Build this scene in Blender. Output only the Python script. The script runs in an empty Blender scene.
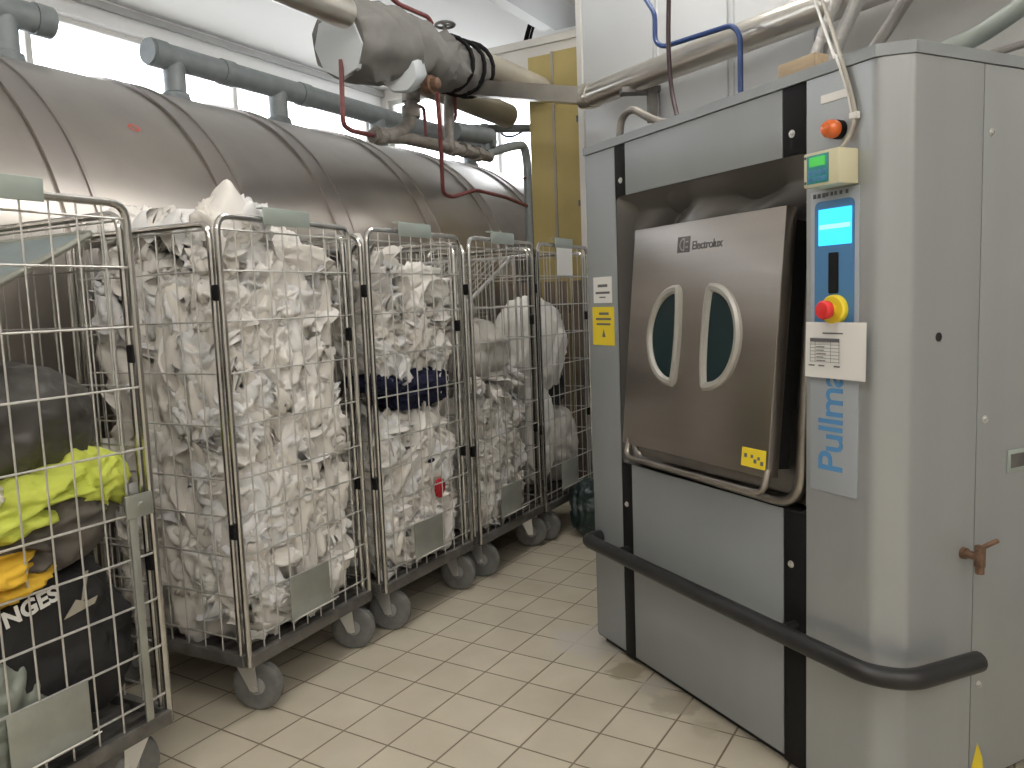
import bpy, bmesh, math, random
from mathutils import Vector, Matrix, Euler, noise
rnd = random.Random(7)
PI = math.pi
S = bpy.context.scene
COL = S.collection

# ------------------------------------------------------------------ camera
F = 795.0; PITCH = math.radians(5.98); ROLL = math.radians(2.18); H = 1.475
_f = Vector((0, math.cos(PITCH), -math.sin(PITCH)))
_d = Vector((0, -math.sin(PITCH), -math.cos(PITCH)))
_x = Vector((1, 0, 0))
CX = math.cos(ROLL) * _x + math.sin(ROLL) * _d
CY = -math.sin(ROLL) * _x + math.cos(ROLL) * _d
EYE = Vector((0, 0, H))
cam = bpy.data.cameras.new('camera')
cam.sensor_width = 36; cam.lens = F / 1024 * 36; cam.clip_start = .02
co = bpy.data.objects.new('camera', cam); COL.objects.link(co)
co.matrix_world = Matrix(((CX.x, -CY.x, -_f.x, 0), (CX.y, -CY.y, -_f.y, 0), (CX.z, -CY.z, -_f.z, H), (0, 0, 0, 1)))
S.camera = co

# ------------------------------------------------------------------ frames of the place
AZ = math.radians(30)
D = Vector((math.sin(AZ), math.cos(AZ), 0))          # along the tank and the row of cages
P = Vector((-D.y, D.x, 0))                           # across, away from the aisle
def row(s, p, z): return D * s + P * p + Vector((0, 0, z))
MA = Vector((.33, 3.308, 0))                         # front left foot of the washer
E1 = Vector((.443, -.897, 0)).normalized(); E2 = Vector((-E1.y, E1.x, 0))
MROT = math.atan2(E1.y, E1.x)
def mach(u, w, z): return MA + E1 * u + E2 * w + Vector((0, 0, z))
def ray(u, v): return CX * ((u - 512) / F) + CY * ((v - 384) / F) + _f
def at(u, v, p):                                     # point of the photo on the upright plane p metres across
    r = ray(u, v); return EYE + r * (p / r.dot(P))
def onw(u, v, w):                                    # the same on a plane parallel to the washer's front
    r = ray(u, v); return EYE + r * ((MA + E2 * w - EYE).dot(E2) / r.dot(E2))

# ------------------------------------------------------------------ materials
def mat(name, col, rough=.5, metal=0., var=0., vscale=6., bump=0., bscale=40., stretch=None, emit=None, estr=1., trans=0., spec=None, coat=0., alpha=1.0, aniso=0.):
    m = bpy.data.materials.new(name); m.use_nodes = True
    nt = m.node_tree; b = nt.nodes['Principled BSDF']
    c = (*col, 1)
    b.inputs['Base Color'].default_value = c
    b.inputs['Roughness'].default_value = rough
    b.inputs['Metallic'].default_value = metal
    b.inputs['Transmission Weight'].default_value = trans
    b.inputs['Coat Weight'].default_value = coat
    b.inputs['Alpha'].default_value = alpha
    if spec is not None: b.inputs['Specular IOR Level'].default_value = spec
    if emit:
        b.inputs['Emission Color'].default_value = (*emit, 1); b.inputs['Emission Strength'].default_value = estr
    if var or bump:
        tc = nt.nodes.new('ShaderNodeTexCoord'); mp = nt.nodes.new('ShaderNodeMapping')
        nt.links.new(tc.outputs['Object'], mp.inputs['Vector'])
        if stretch: mp.inputs['Scale'].default_value = stretch
    if var:
        n = nt.nodes.new('ShaderNodeTexNoise'); n.inputs['Scale'].default_value = vscale; n.inputs['Detail'].default_value = 5
        nt.links.new(mp.outputs[0], n.inputs['Vector'])
        r = nt.nodes.new('ShaderNodeValToRGB')
        r.color_ramp.elements[0].position = .3; r.color_ramp.elements[1].position = .7
        r.color_ramp.elements[0].color = (*[max(0, x * (1 - var)) for x in col], 1)
        r.color_ramp.elements[1].color = (*[min(1, x * (1 + var)) for x in col], 1)
        nt.links.new(n.outputs[0], r.inputs[0]); nt.links.new(r.outputs[0], b.inputs['Base Color'])
    if bump:
        n = nt.nodes.new('ShaderNodeTexNoise'); n.inputs['Scale'].default_value = bscale; n.inputs['Detail'].default_value = 4
        nt.links.new(mp.outputs[0], n.inputs['Vector'])
        bp = nt.nodes.new('ShaderNodeBump'); bp.inputs['Strength'].default_value = bump; bp.inputs['Distance'].default_value = .01
        nt.links.new(n.outputs[0], bp.inputs['Height']); nt.links.new(bp.outputs[0], b.inputs['Normal'])
    return m

M = {}
M['paint'] = mat('grey_washer_paint', (.27, .288, .30), .42, .1, var=.05, vscale=3, bump=.03, bscale=300, stretch=(1, 1, .05))
M['side'] = mat('washer_paint_lit_side', (.345, .36, .365), .30, .3, var=.06, vscale=3, bump=.03, bscale=300, stretch=(1, 1, .05))  # paler copy of the washer paint, light on the side put into the colour
M['black'] = mat('black_plastic', (.008, .008, .009), .6, spec=.2)
M['dark'] = mat('dark_gap', (.006, .006, .006), .8)
M['rubber'] = mat('black_rubber', (.016, .016, .017), .42, var=.3, vscale=14)
M['steel'] = mat('brushed_stainless_steel', (.37, .338, .31), .32, 1., var=.1, vscale=5, bump=.05, bscale=120, stretch=(.06, 1, 1))
M['flange'] = mat('dark_stainless', (.30, .28, .26), .3, 1., var=.15, vscale=8)
M['chrome'] = mat('bright_zinc', (.62, .62, .61), .33, .9)
M['zinc'] = mat('zinc_plated_wire', (.60, .59, .57), .40, .75, var=.12, vscale=30)
M['post'] = mat('polished_zinc_tube', (.56, .55, .53), .22, 1., var=.08, vscale=20)
M['zincdark'] = mat('worn_galvanised_steel', (.17, .163, .155), .5, .7, var=.25, vscale=18)
M['plate'] = mat('grey_green_plate', (.36, .41, .38), .45, .2)
M['plate2'] = mat('galvanised_pocket', (.36, .37, .33), .45, .55, var=.1, vscale=12)
M['shelf'] = mat('galvanised_shelf', (.30, .36, .37), .42, .5, var=.12, vscale=6)
M['tyre'] = mat('grey_rubber_tyre', (.13, .13, .125), .65, var=.2, vscale=25)
M['hub'] = mat('grey_wheel_hub', (.22, .22, .22), .5)
M['tank'] = mat('galvanised_tank_sheet', (.41, .38, .35), .31, .9, var=.08, vscale=3, bump=.05, bscale=8)
M['band'] = mat('tank_band_steel', (.38, .35, .33), .33, .85)
M['pipe'] = mat('grey_painted_pipe', (.22, .245, .255), .45, .1, var=.12, vscale=12)
M['pipecor'] = mat('corroded_grey_pipe', (.24, .22, .20), .6, .3, var=.35, vscale=14, bump=.2, bscale=60)
M['redpipe'] = mat('dark_red_pipe', (.16, .04, .04), .45, var=.3, vscale=20)
M['jacket'] = mat('grey_insulation_cloth', (.17, .166, .158), .75, 0, var=.12, vscale=9, bump=.35, bscale=14)
M['jacketend'] = mat('pale_insulation_end', (.62, .66, .69), .7, 0, bump=.3, bscale=16)
M['alu'] = mat('aluminium_cladding', (.60, .57, .52), .28, .9, var=.06, vscale=8)
M['beige'] = mat('beige_cladding', (.36, .33, .27), .55, .1, var=.08, vscale=6)
M['blue'] = mat('blue_hose', (.02, .05, .17), .4)
M['brownhose'] = mat('dark_maroon_hose', (.035, .015, .02), .4)
M['hose'] = mat('grey_hose', (.20, .19, .18), .5, .1, bump=.3, bscale=90)
M['greenhose'] = mat('grey_green_hose', (.30, .34, .31), .5)
M['silverhose'] = mat('silver_flexible_hose', (.55, .54, .53), .4, .7, bump=.4, bscale=80)
M['cable'] = mat('beige_cable', (.36, .335, .29), .5)
M['white'] = mat('white_plastic_and_lip_glint', (.72, .71, .68), .45)
M['paper'] = mat('white_paper', (.80, .79, .77), .7)
M['ink'] = mat('grey_print', (.12, .12, .13), .7)
M['yellow'] = mat('yellow_sticker', (.80, .62, .03), .55)
M['estopred'] = mat('red_button', (.70, .03, .03), .35)
M['panelgrey'] = mat('pale_grey_panel', (.36, .39, .43), .4)
M['panelblue'] = mat('blue_panel', (.07, .20, .40), .35)
M['txtblue'] = mat('blue_lettering', (.08, .25, .50), .45)
M['screen'] = mat('lit_cyan_screen', (.02, .2, .3), .3, emit=(.04, .62, 1.0), estr=1.3)
M['screenhi'] = mat('lit_pale_screen_row', (.1, .4, .5), .3, emit=(.25, .85, 1.), estr=1.5)
M['lcd'] = mat('lit_green_screen', (.05, .3, .05), .3, emit=(.06, .50, .08), estr=.6)
M['teal'] = mat('teal_keypad', (.03, .25, .25), .4)
M['cream'] = mat('cream_plastic', (.62, .58, .40), .45)
M['orange'] = mat('orange_lens', (.62, .12, .02), .25, coat=.4)
M['rust'] = mat('rusty_brass', (.20, .12, .08), .5, .6, var=.3, vscale=40)
M['brownwood'] = mat('dark_brown_boards', (.15, .115, .085), .7, var=.25, vscale=6, stretch=(6, 6, 1))
M['wood'] = mat('pale_wood', (.42, .32, .21), .65, var=.15, vscale=8, stretch=(1, 8, 8))
M['gasket'] = mat('grey_rubberised_cloth', (.14, .132, .125), .27, 0, bump=.15, bscale=12)
M['glass'] = mat('dark_teal_door_glass', (.008, .024, .028), .25, spec=.25)
M['lensrim'] = mat('pale_grey_window_rim', (.38, .37, .34), .4, .3)
M['cloth'] = mat('white_cotton', (.82, .795, .765), .95, var=.07, vscale=5, bump=.25, bscale=35, spec=.1)
M['cloth2'] = mat('offwhite_cotton', (.77, .735, .69), .95, var=.08, vscale=5, bump=.25, bscale=35, spec=.1)
M['cloth3'] = mat('cool_white_cotton', (.79, .785, .79), .95, var=.06, vscale=5, bump=.25, bscale=35, spec=.1)
M['navy'] = mat('navy_cloth', (.008, .011, .04), .9, bump=.3, bscale=30)
M['red'] = mat('red_cloth', (.45, .02, .03), .9)
M['baggrey'] = mat('dark_grey_bag_cloth', (.060, .056, .052), .42, 0, bump=.3, bscale=9)
M['hivis'] = mat('lime_mesh_fabric', (.56, .62, .10), .85, var=.1, vscale=10, bump=.3, bscale=60)
M['orangeyel'] = mat('amber_yellow_fabric', (.62, .38, .03), .85, var=.12, vscale=10, bump=.3, bscale=60)
M['garment'] = mat('grey_brown_workwear', (.105, .092, .08), .85, var=.15, vscale=8, bump=.3, bscale=25)
M['blackcloth'] = mat('black_workwear', (.016, .015, .016), .8, bump=.3, bscale=25)
M['binbag'] = mat('teal_black_bin_bag', (.015, .03, .03), .3, bump=.3, bscale=12)
M['greybag'] = mat('grey_green_plastic_bag', (.20, .22, .19), .35, bump=.35, bscale=14)
M['bagcloth'] = mat('white_bag_cloth', (.62, .59, .55), .85, var=.06, vscale=5, bump=.25, bscale=20)
M['baglight'] = mat('bright_white_bag_cloth', (.86, .84, .80), .85, var=.05, vscale=5, bump=.25, bscale=20)
M['yelwall'] = mat('ochre_painted_steel', (.47, .375, .145), .42, var=.08, vscale=3)
M['wall'] = mat('painted_plaster_wall', (.70, .68, .64), .8, var=.06, vscale=1.5)
M['wallgrey'] = mat('mottled_grey_wall', (.42, .418, .40), .55, var=.16, vscale=2.2, bump=.1, bscale=10)
M['clad'] = mat('glossy_white_wall_panel', (.66, .68, .70), .22, 0, var=.02, vscale=2)
M['ceiling'] = mat('white_painted_ceiling', (.88, .875, .86), .9)
M['trim'] = mat('white_metal_trim', (.74, .73, .70), .4)
M['greytrim'] = mat('grey_metal_trim', (.42, .42, .41), .5, .3)
M['lamp'] = mat('lit_lamp_diffuser', (.8, .8, .8), .5, emit=(1.0, .965, .91), estr=36.0)
M['clear'] = mat('window_glass', (1, 1, 1), .02, trans=1.0)
M['lower'] = mat('beige_wall_paint', (.46, .395, .30), .75, var=.06, vscale=2)

def floor_material():
    m = bpy.data.materials.new('worn_beige_floor_tiles'); m.use_nodes = True
    nt = m.node_tree; N = nt.nodes; L = nt.links; b = N['Principled BSDF']
    tc = N.new('ShaderNodeTexCoord')
    br = N.new('ShaderNodeTexBrick'); br.offset = 0; br.squash = 1
    L.new(tc.outputs['Object'], br.inputs['Vector'])
    br.inputs['Scale'].default_value = 1
    br.inputs['Brick Width'].default_value = .1996; br.inputs['Row Height'].default_value = .1996
    br.inputs['Mortar Size'].default_value = .0042; br.inputs['Mortar Smooth'].default_value = .35
    br.inputs['Color1'].default_value = (.585, .54, .45, 1); br.inputs['Color2'].default_value = (.545, .50, .415, 1)
    br.inputs['Mortar'].default_value = (.20, .165, .115, 1); br.inputs['Bias'].default_value = 0
    n = N.new('ShaderNodeTexNoise'); n.inputs['Scale'].default_value = 3.0; n.inputs['Detail'].default_value = 6
    L.new(tc.outputs['Object'], n.inputs['Vector'])
    r = N.new('ShaderNodeValToRGB'); r.color_ramp.elements[0].position = .3; r.color_ramp.elements[1].position = .75
    r.color_ramp.elements[0].color = (.84, .82, .78, 1); r.color_ramp.elements[1].color = (1.05, 1.04, 1.02, 1)
    L.new(n.outputs[0], r.inputs[0])
    mx = N.new('ShaderNodeMixRGB'); mx.blend_type = 'MULTIPLY'; mx.inputs[0].default_value = 1
    L.new(br.outputs['Color'], mx.inputs[1]); L.new(r.outputs[0], mx.inputs[2])
    # worn cement smears along the washer's foot: distance from a line in floor coordinates, broken up by noise
    geo = N.new('ShaderNodeNewGeometry')
    def dist_to(c, rad, soft):
        v = N.new('ShaderNodeVectorMath'); v.operation = 'DISTANCE'
        L.new(geo.outputs['Position'], v.inputs[0]); v.inputs[1].default_value = c
        n2 = N.new('ShaderNodeTexNoise'); n2.inputs['Scale'].default_value = 9; n2.inputs['Detail'].default_value = 5
        L.new(geo.outputs['Position'], n2.inputs['Vector'])
        a = N.new('ShaderNodeMath'); a.operation = 'MULTIPLY_ADD'; a.inputs[1].default_value = .22; 
        L.new(n2.outputs[0], a.inputs[0]); L.new(v.outputs['Value'], a.inputs[2])
        mr = N.new('ShaderNodeMapRange'); mr.inputs['From Min'].default_value = rad + .11; mr.inputs['From Max'].default_value = rad + .11 + soft
        mr.inputs['To Min'].default_value = 1; mr.inputs['To Max'].default_value = 0
        L.new(a.outputs[0], mr.inputs['Value']); return mr
    prev = mx.outputs[0]
    for c, rad, soft, colr, k in [((.42, 3.02, 0), .07, .03, (.30, .25, .17), .75), ((.30, 3.30, 0), .13, .05, (.50, .47, .43), .8),
                               ((.54, 2.74, 0), .06, .03, (.36, .32, .25), .75), ((.50, 2.9, 0), .05, .03, (.46, .43, .38), .8), ((.61, 2.58, 0), .03, .03, (.42, .37, .28), .7)]:
        d = dist_to(c, rad, soft)
        kk = N.new('ShaderNodeMath'); kk.operation = 'MULTIPLY'; kk.inputs[1].default_value = k; L.new(d.outputs[0], kk.inputs[0])
        m2 = N.new('ShaderNodeMixRGB'); L.new(kk.outputs[0], m2.inputs[0]); L.new(prev, m2.inputs[1]); m2.inputs[2].default_value = (*colr, 1)
        prev = m2.outputs[0]
    L.new(prev, b.inputs['Base Color'])
    b.inputs['Roughness'].default_value = .34
    bp = N.new('ShaderNodeBump'); bp.inputs['Strength'].default_value = .25; bp.inputs['Distance'].default_value = .004; bp.invert = True
    L.new(br.outputs['Fac'], bp.inputs['Height']); L.new(bp.outputs[0], b.inputs['Normal'])
    return m
M['floor'] = floor_material()

# ------------------------------------------------------------------ mesh building
class MB:
    def __init__(s): s.v = []; s.f = []
    def add(s, vs, fs):
        o = len(s.v); s.v += [tuple(x) for x in vs]; s.f += [tuple(i + o for i in f) for f in fs]; return s
    def box(s, c, d, bev=0., rot=None):
        bm = bmesh.new(); bmesh.ops.create_cube(bm, size=1)
        for v in bm.verts: v.co = Vector((v.co.x * d[0], v.co.y * d[1], v.co.z * d[2]))
        if bev > 0: bmesh.ops.bevel(bm, geom=bm.edges[:], offset=bev, segments=2, profile=.5, affect='EDGES')
        R = rot if rot else Matrix.Identity(3)
        bm.verts.index_update()
        s.add([R @ v.co + Vector(c) for v in bm.verts], [[v.index for v in f.verts] for f in bm.faces]); bm.free(); return s
    def bb(s, x0, x1, y0, y1, z0, z1, bev=0.):
        return s.box(((x0 + x1) / 2, (y0 + y1) / 2, (z0 + z1) / 2), (abs(x1 - x0), abs(y1 - y0), abs(z1 - z0)), bev)
    def tube(s, pts, r, n=8, fillet=0., closed=False, caps=True, seg=5, radii=None):
        pts = [Vector(p) for p in pts]
        if fillet > 0: pts = rounded(pts, fillet, seg, closed)
        m = len(pts); vs = []; fs = []
        up = None
        for i in range(m):
            if closed: t = (pts[(i + 1) % m] - pts[i - 1])
            elif i == 0: t = pts[1] - pts[0]
            elif i == m - 1: t = pts[-1] - pts[-2]
            else: t = (pts[i + 1] - pts[i]).normalized() + (pts[i] - pts[i - 1]).normalized()
            t.normalize()
            if up is None:
                up = t.orthogonal().normalized()
                w = Vector((0, 0, 1))
                if abs(t.z) < .9: up = (w - t * w.dot(t)).normalized()
            else:
                up = (up - t * up.dot(t)).normalized()
            q = t.cross(up); rr = radii[i] if radii else r
            for k in range(n):
                a = 2 * PI * (k + .5) / n
                vs.append(pts[i] + (up * math.cos(a) + q * math.sin(a)) * rr)
        for i in range(m if closed else m - 1):
            j = (i + 1) % m
            for k in range(n):
                l = (k + 1) % n
                fs.append((i * n + k, i * n + l, j * n + l, j * n + k))
        if caps and not closed:
            fs.append(tuple(range(n - 1, -1, -1))); fs.append(tuple((m - 1) * n + k for k in range(n)))
        return s.add(vs, fs)
    def lathe(s, prof, origin, axis, n=24, caps=True):
        axis = Vector(axis).normalized(); u = axis.orthogonal().normalized(); w = axis.cross(u); o = Vector(origin)
        vs = []; fs = []
        for (h, r) in prof:
            for k in range(n):
                a = 2 * PI * k / n; vs.append(o + axis * h + (u * math.cos(a) + w * math.sin(a)) * r)
        for i in range(len(prof) - 1):
            for k in range(n):
                l = (k + 1) % n; fs.append((i * n + k, i * n + l, (i + 1) * n + l, (i + 1) * n + k))
        if caps:
            fs.append(tuple(range(n - 1, -1, -1))); fs.append(tuple((len(prof) - 1) * n + k for k in range(n)))
        return s.add(vs, fs)
    def prism(s, poly, z0, z1):
        n = len(poly)
        vs = [(x, y, z0) for x, y in poly] + [(x, y, z1) for x, y in poly]
        fs = [tuple(range(n - 1, -1, -1)), tuple(range(n, 2 * n))] + [(i, (i + 1) % n, n + (i + 1) % n, n + i) for i in range(n)]
        return s.add(vs, fs)
    def build(s, name, m, parent=None, loc=None, smooth=True, ang=35):
        me = bpy.data.meshes.new(name); me.from_pydata(s.v, [], s.f); me.validate(); me.update()
        bm = bmesh.new(); bm.from_mesh(me); bmesh.ops.recalc_face_normals(bm, faces=bm.faces[:]); bm.to_mesh(me); bm.free()
        return finish(name, me, m, parent, loc, smooth, ang)

def finish(name, me, m, parent=None, loc=None, smooth=True, ang=35):
    if smooth:
        me.polygons.foreach_set('use_smooth', [True] * len(me.polygons))
        if ang: me.set_sharp_from_angle(angle=math.radians(ang))
    me.materials.append(m)
    o = bpy.data.objects.new(name, me); COL.objects.link(o)
    if parent: o.parent = parent
    if loc is not None: o.location = loc
    return o

def rounded(pts, r, seg=5, closed=False):
    out = []
    m = len(pts)
    for i in range(m):
        if not closed and i in (0, m - 1): out.append(pts[i]); continue
        a, b, c = pts[i - 1], pts[i], pts[(i + 1) % m]
        u = a - b; v = c - b; rr = min(r, u.length * .48, v.length * .48)
        u.normalize(); v.normalize()
        if u.dot(v) < -.999: out.append(b); continue
        p0 = b + u * rr; p2 = b + v * rr
        for k in range(seg + 1):
            t = k / seg; out.append(p0 * (1 - t) ** 2 + b * (2 * t * (1 - t)) + p2 * t * t)
    return out

def tag(o, label=None, cat=None, group=None, kind=None):
    if label: o['label'] = label
    if cat: o['category'] = cat
    if group: o['group'] = group
    if kind: o['kind'] = kind
    return o
def thing(name, label, cat, loc=(0, 0, 0), rotz=0, group=None):
    o = bpy.data.objects.new(name, None); COL.objects.link(o); o.empty_display_size = .05
    o.location = loc; o.rotation_euler = (0, 0, rotz)
    return tag(o, label, cat, group)
def struct(name, mb, m, smooth=False): return tag(mb.build(name, m, smooth=smooth), kind='structure')
def copy_tree(o, parent=None):
    c = o.copy(); COL.objects.link(c)
    if parent: c.parent = parent
    for ch in list(o.children): copy_tree(ch, c)
    return c

def lettering(name, text, size, m, parent, loc, rot, bold=0., align='LEFT', extrude=.0006, space=1.):
    cu = bpy.data.curves.new(name, 'FONT'); cu.body = text; cu.size = size; cu.extrude = extrude; cu.offset = bold
    cu.align_x = align; cu.align_y = 'BOTTOM_BASELINE'; cu.space_character = space
    t = bpy.data.objects.new(name + '_curve', cu); COL.objects.link(t)
    bpy.context.view_layer.update()
    me = bpy.data.meshes.new_from_object(t.evaluated_get(bpy.context.evaluated_depsgraph_get()))
    bpy.data.objects.remove(t); bpy.data.curves.remove(cu)
    me.name = name; me.materials.clear(); me.materials.append(m)
    o = bpy.data.objects.new(name, me); COL.objects.link(o); o.parent = parent; o.location = loc; o.rotation_euler = rot
    return o

def nvec(q):
    return Vector((noise.noise(q + Vector((9.3, -1.5, -7.9))), noise.noise(q), noise.noise(q + Vector((6.3, 11.2, -3.1)))))
def fold_noise(p, seed, amp, freq):
    v = nvec(Vector(p) * freq + Vector((seed * 3.1, seed * 1.7, seed * 5.3)))
    return v * amp
def ridged(p, freq, seed):
    return 1 - abs(noise.noise(Vector(p) * freq + Vector((seed * 7.1, seed, -seed * 2.3)))) * 2

def crumple_mesh(name, seed, n=34, lx=.46, ly=.40, folds=6, box=(.17, .13, .12)):
    """a square of cloth folded over itself along random lines, then wrinkled"""
    r = random.Random(seed)
    pts = [Vector(((i / (n - 1) - .5) * lx, (j / (n - 1) - .5) * ly, 0)) for j in range(n) for i in range(n)]
    for k in range(folds):
        c = sum(pts, Vector()) / len(pts)
        m = Vector((r.gauss(0, 1), r.gauss(0, 1), r.gauss(0, .35))).normalized()
        q = m.orthogonal().normalized()
        if abs(q.z) < .5: q = (Vector((0, 0, 1)) - m * m.z).normalized()
        ds = sorted((p - c).dot(m) for p in pts); off = ds[int(len(ds) * r.uniform(.45, .75))]
        th = math.radians(r.uniform(110, 190)) * r.choice((1, -1)); rho = r.uniform(.012, .024)
        sg = 1 if th > 0 else -1; th = abs(th)
        a = m.cross(q)
        new = []
        for p in pts:
            w = p - c; dm = w.dot(m) - off; dq = w.dot(q) * sg; da = w.dot(a)
            if dm > 0:
                ph = min(dm / rho, th); ext = max(0, dm - rho * th)
                x = (rho - dq) * math.sin(ph) + ext * math.cos(ph); y = rho - (rho - dq) * math.cos(ph) + ext * math.sin(ph)
            else: x, y = dm, dq
            new.append(c + m * (x + off) + q * (y * sg) + a * da)
        pts = [p + fold_noise(p, seed + k, .012, 8) for p in new]
    pts = [p + fold_noise(p, seed + 50, .006, 18) for p in pts]
    lo = Vector([min(p[i] for p in pts) for i in range(3)]); hi = Vector([max(p[i] for p in pts) for i in range(3)])
    c = (lo + hi) / 2; e = hi - lo
    order = sorted(range(3), key=lambda i: -e[i]); sc = [0, 0, 0]
    for i, ax in enumerate(order): sc[ax] = box[i] / e[ax]
    pts = [Vector(((p[0] - c[0]) * sc[0], (p[1] - c[1]) * sc[1], (p[2] - c[2]) * sc[2])) for p in pts]
    me = bpy.data.meshes.new(name)
    me.from_pydata(pts, [], [(j * n + i, j * n + i + 1, (j + 1) * n + i + 1, (j + 1) * n + i) for j in range(n - 1) for i in range(n - 1)])
    me.polygons.foreach_set('use_smooth', [True] * len(me.polygons)); me.update()
    return me

def lump_mesh(name, seed, dims, sub=5, amp=.12, freq=3., power=2.6, dirn=(1, 1, 1), fine=.03, flatz=None, shear=None):
    """a stuffed bag or heaped garment: a rounded box with gathered folds"""
    bm = bmesh.new(); bmesh.ops.create_icosphere(bm, subdivisions=sub, radius=1)
    dn = Vector(dirn)
    for v in bm.verts:
        p = v.co.copy()
        k = (abs(p.x) ** power + abs(p.y) ** power + abs(p.z) ** power) ** (-1 / power)
        q = Vector((p.x * dn.x, p.y * dn.y, p.z * dn.z))
        w = q + nvec(q * 1.4 + Vector((seed, 0, 0))) * .5
        f = 1 + amp * (ridged(w, freq * .5, seed) - .5) + amp * .5 * (ridged(w, freq, seed + 3) - .5) + fine * (ridged(w, freq * 2.3, seed + 5) - .5)
        p = p * k * f
        p = Vector((p.x * dims[0] / 2, p.y * dims[1] / 2, p.z * dims[2] / 2))
        if flatz is not None and p.z < flatz: p.z = flatz + (p.z - flatz) * .1
        if shear: p.z += shear[0] * p.x + shear[1] * p.y
        v.co = p
    me = bpy.data.meshes.new(name); bm.to_mesh(me); bm.free()
    me.polygons.foreach_set('use_smooth', [True] * len(me.polygons))
    return me

# ================================================================== THE SETTING
t = math.radians(31.68)
mb = MB(); mb.add([(-9, -9, 0), (9, -9, 0), (9, 9, 0), (-9, 9, 0)], [(0, 1, 2, 3)])
fl = struct('floor', mb, M['floor'])
fl.location = (-2.3305 * .1996, 12.73 * .1996, 0); fl.rotation_euler = (0, 0, -t)
CEIL = 4.3; PL = 6.8; SE = 8.6; S0 = -4.2; PB = -4.5
def rowbox(mb, s0, s1, p0, p1, z0, z1):
    vs = [row(s, p, z) for z in (z0, z1) for s, p in ((s0, p0), (s1, p0), (s1, p1), (s0, p1))]
    return mb.add(vs, [(0, 1, 2, 3), (4, 5, 6, 7), (0, 1, 5, 4), (1, 2, 6, 5), (2, 3, 7, 6), (3, 0, 4, 7)])
struct('ceiling', rowbox(MB(), S0, SE, PB, PL + .3, CEIL, CEIL + .15), M['ceiling'])
WZ0, WZ1 = 2.10, 4.08; WS0, WS1 = -2.5, 8.4
struct('wall_left', rowbox(MB(), S0, SE + .2, PL, PL + .25, 0, WZ0 - .04), M['lower'])
mb = MB(); rowbox(mb, S0, SE + .2, PL, PL + .25, WZ0 - .04, WZ0); rowbox(mb, S0, SE + .2, PL, PL + .25, WZ1, CEIL)
rowbox(mb, S0, WS0, PL, PL + .25, WZ0, WZ1); rowbox(mb, WS1, SE + .2, PL, PL + .25, WZ0, WZ1)
struct('wall_upper', mb, M['ceiling'])
EP0, EP1, EZ0, EZ1 = 4.2, 6.7, 2.0, 4.15
mb = MB(); rowbox(mb, SE, SE + .2, PB, EP0, EZ0, CEIL); rowbox(mb, SE, SE + .2, EP1, PL, EZ0, CEIL); rowbox(mb, SE, SE + .2, EP0, EP1, EZ1, CEIL)
struct('wall_gable', mb, M['wall']); struct('wall_end', rowbox(MB(), SE, SE + .2, PB, PL, 0, EZ0), M['lower'])
mb = MB(); rowbox(mb, SE + .06, SE + .12, EP0, EP1, EZ0, EZ0 + .05); rowbox(mb, SE + .06, SE + .12, EP0, EP1, EZ1 - .05, EZ1)
for p_ in (EP0 + .025, 5.05, 5.9, EP1 - .025): rowbox(mb, SE + .06, SE + .12, p_ - .02, p_ + .02, EZ0, EZ1)
w2 = struct('window_2', mb, M['trim'])
rowbox(MB(), SE + .085, SE + .091, EP0, EP1, EZ0 + .04, EZ1 - .04).build('window_pane', M['clear'], w2, smooth=False)
struct('wall_back', rowbox(MB(), S0 - .2, S0, PB, PL + .25, 0, CEIL), M['wall'])
struct('wall_near', rowbox(MB(), S0, SE, PB - .2, PB, 0, CEIL), M['wall'])
mb = MB(); rowbox(mb, S0, SE, PL - .06, PL - .02, 4.20, 4.26); struct('trim_1', mb, M['greytrim'])
mb = MB(); rowbox(mb, 6.25, 6.45, 1.9, 4.6, 3.44, 3.68); rowbox(mb, 6.22, 6.25, 1.9, 4.6, 3.62, 3.68); struct('trim_2', mb, M['wall'])
# window band
win = MB()
rowbox(win, WS0, WS1, PL + .08, PL + .14, WZ0, WZ0 + .05); rowbox(win, WS0, WS1, PL + .08, PL + .14, WZ1 - .05, WZ1)
for k in range(6):
    s = WS0 + (WS1 - WS0) * k / 5; rowbox(win, s - .025, s + .025, PL + .08, PL + .14, WZ0, WZ1)
wf = struct('window_1', win, M['trim'])
pane = rowbox(MB(), WS0, WS1, PL + .105, PL + .111, WZ0 + .04, WZ1 - .04).build('window_pane', M['clear'], wf, smooth=False)
# wall behind the washer: grey wall, glossy white panels on its left half, end trim
WW = 1.15; WU = -1.80
def machbox(mb, u0, u1, w0, w1, z0, z1):
    vs = [mach(u, w, z) for z in (z0, z1) for u, w in ((u0, w0), (u1, w0), (u1, w1), (u0, w1))]
    return mb.add(vs, [(0, 1, 2, 3), (4, 5, 6, 7), (0, 1, 5, 4), (1, 2, 6, 5), (2, 3, 7, 6), (3, 0, 4, 7)])
struct('wall_right', machbox(MB(), WU, 5.5, WW, WW + .12, 0, CEIL), M['wallgrey'])
mb = MB(); us = [WU + .001, -1.02, -.40, .16]
for i in range(3): machbox(mb, us[i] + .003, us[i + 1] - .003, WW - .018, WW - .001, 0, CEIL - .001)
struct('trim_3', mb, M['clad'])
mb = MB(); machbox(mb, WU - .06, WU, WW - .03, WW + .15, 0, CEIL - .001)
struct('trim_4', mb, M['trim'])
mb = MB()
for u in us[1:]:
    machbox(mb, u - .03, u - .012, WW - .03, WW - .017, 0, CEIL - .001); machbox(mb, u + .012, u + .03, WW - .03, WW - .017, 0, CEIL - .001)
struct('trim_5', mb, M['clad'])

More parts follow.
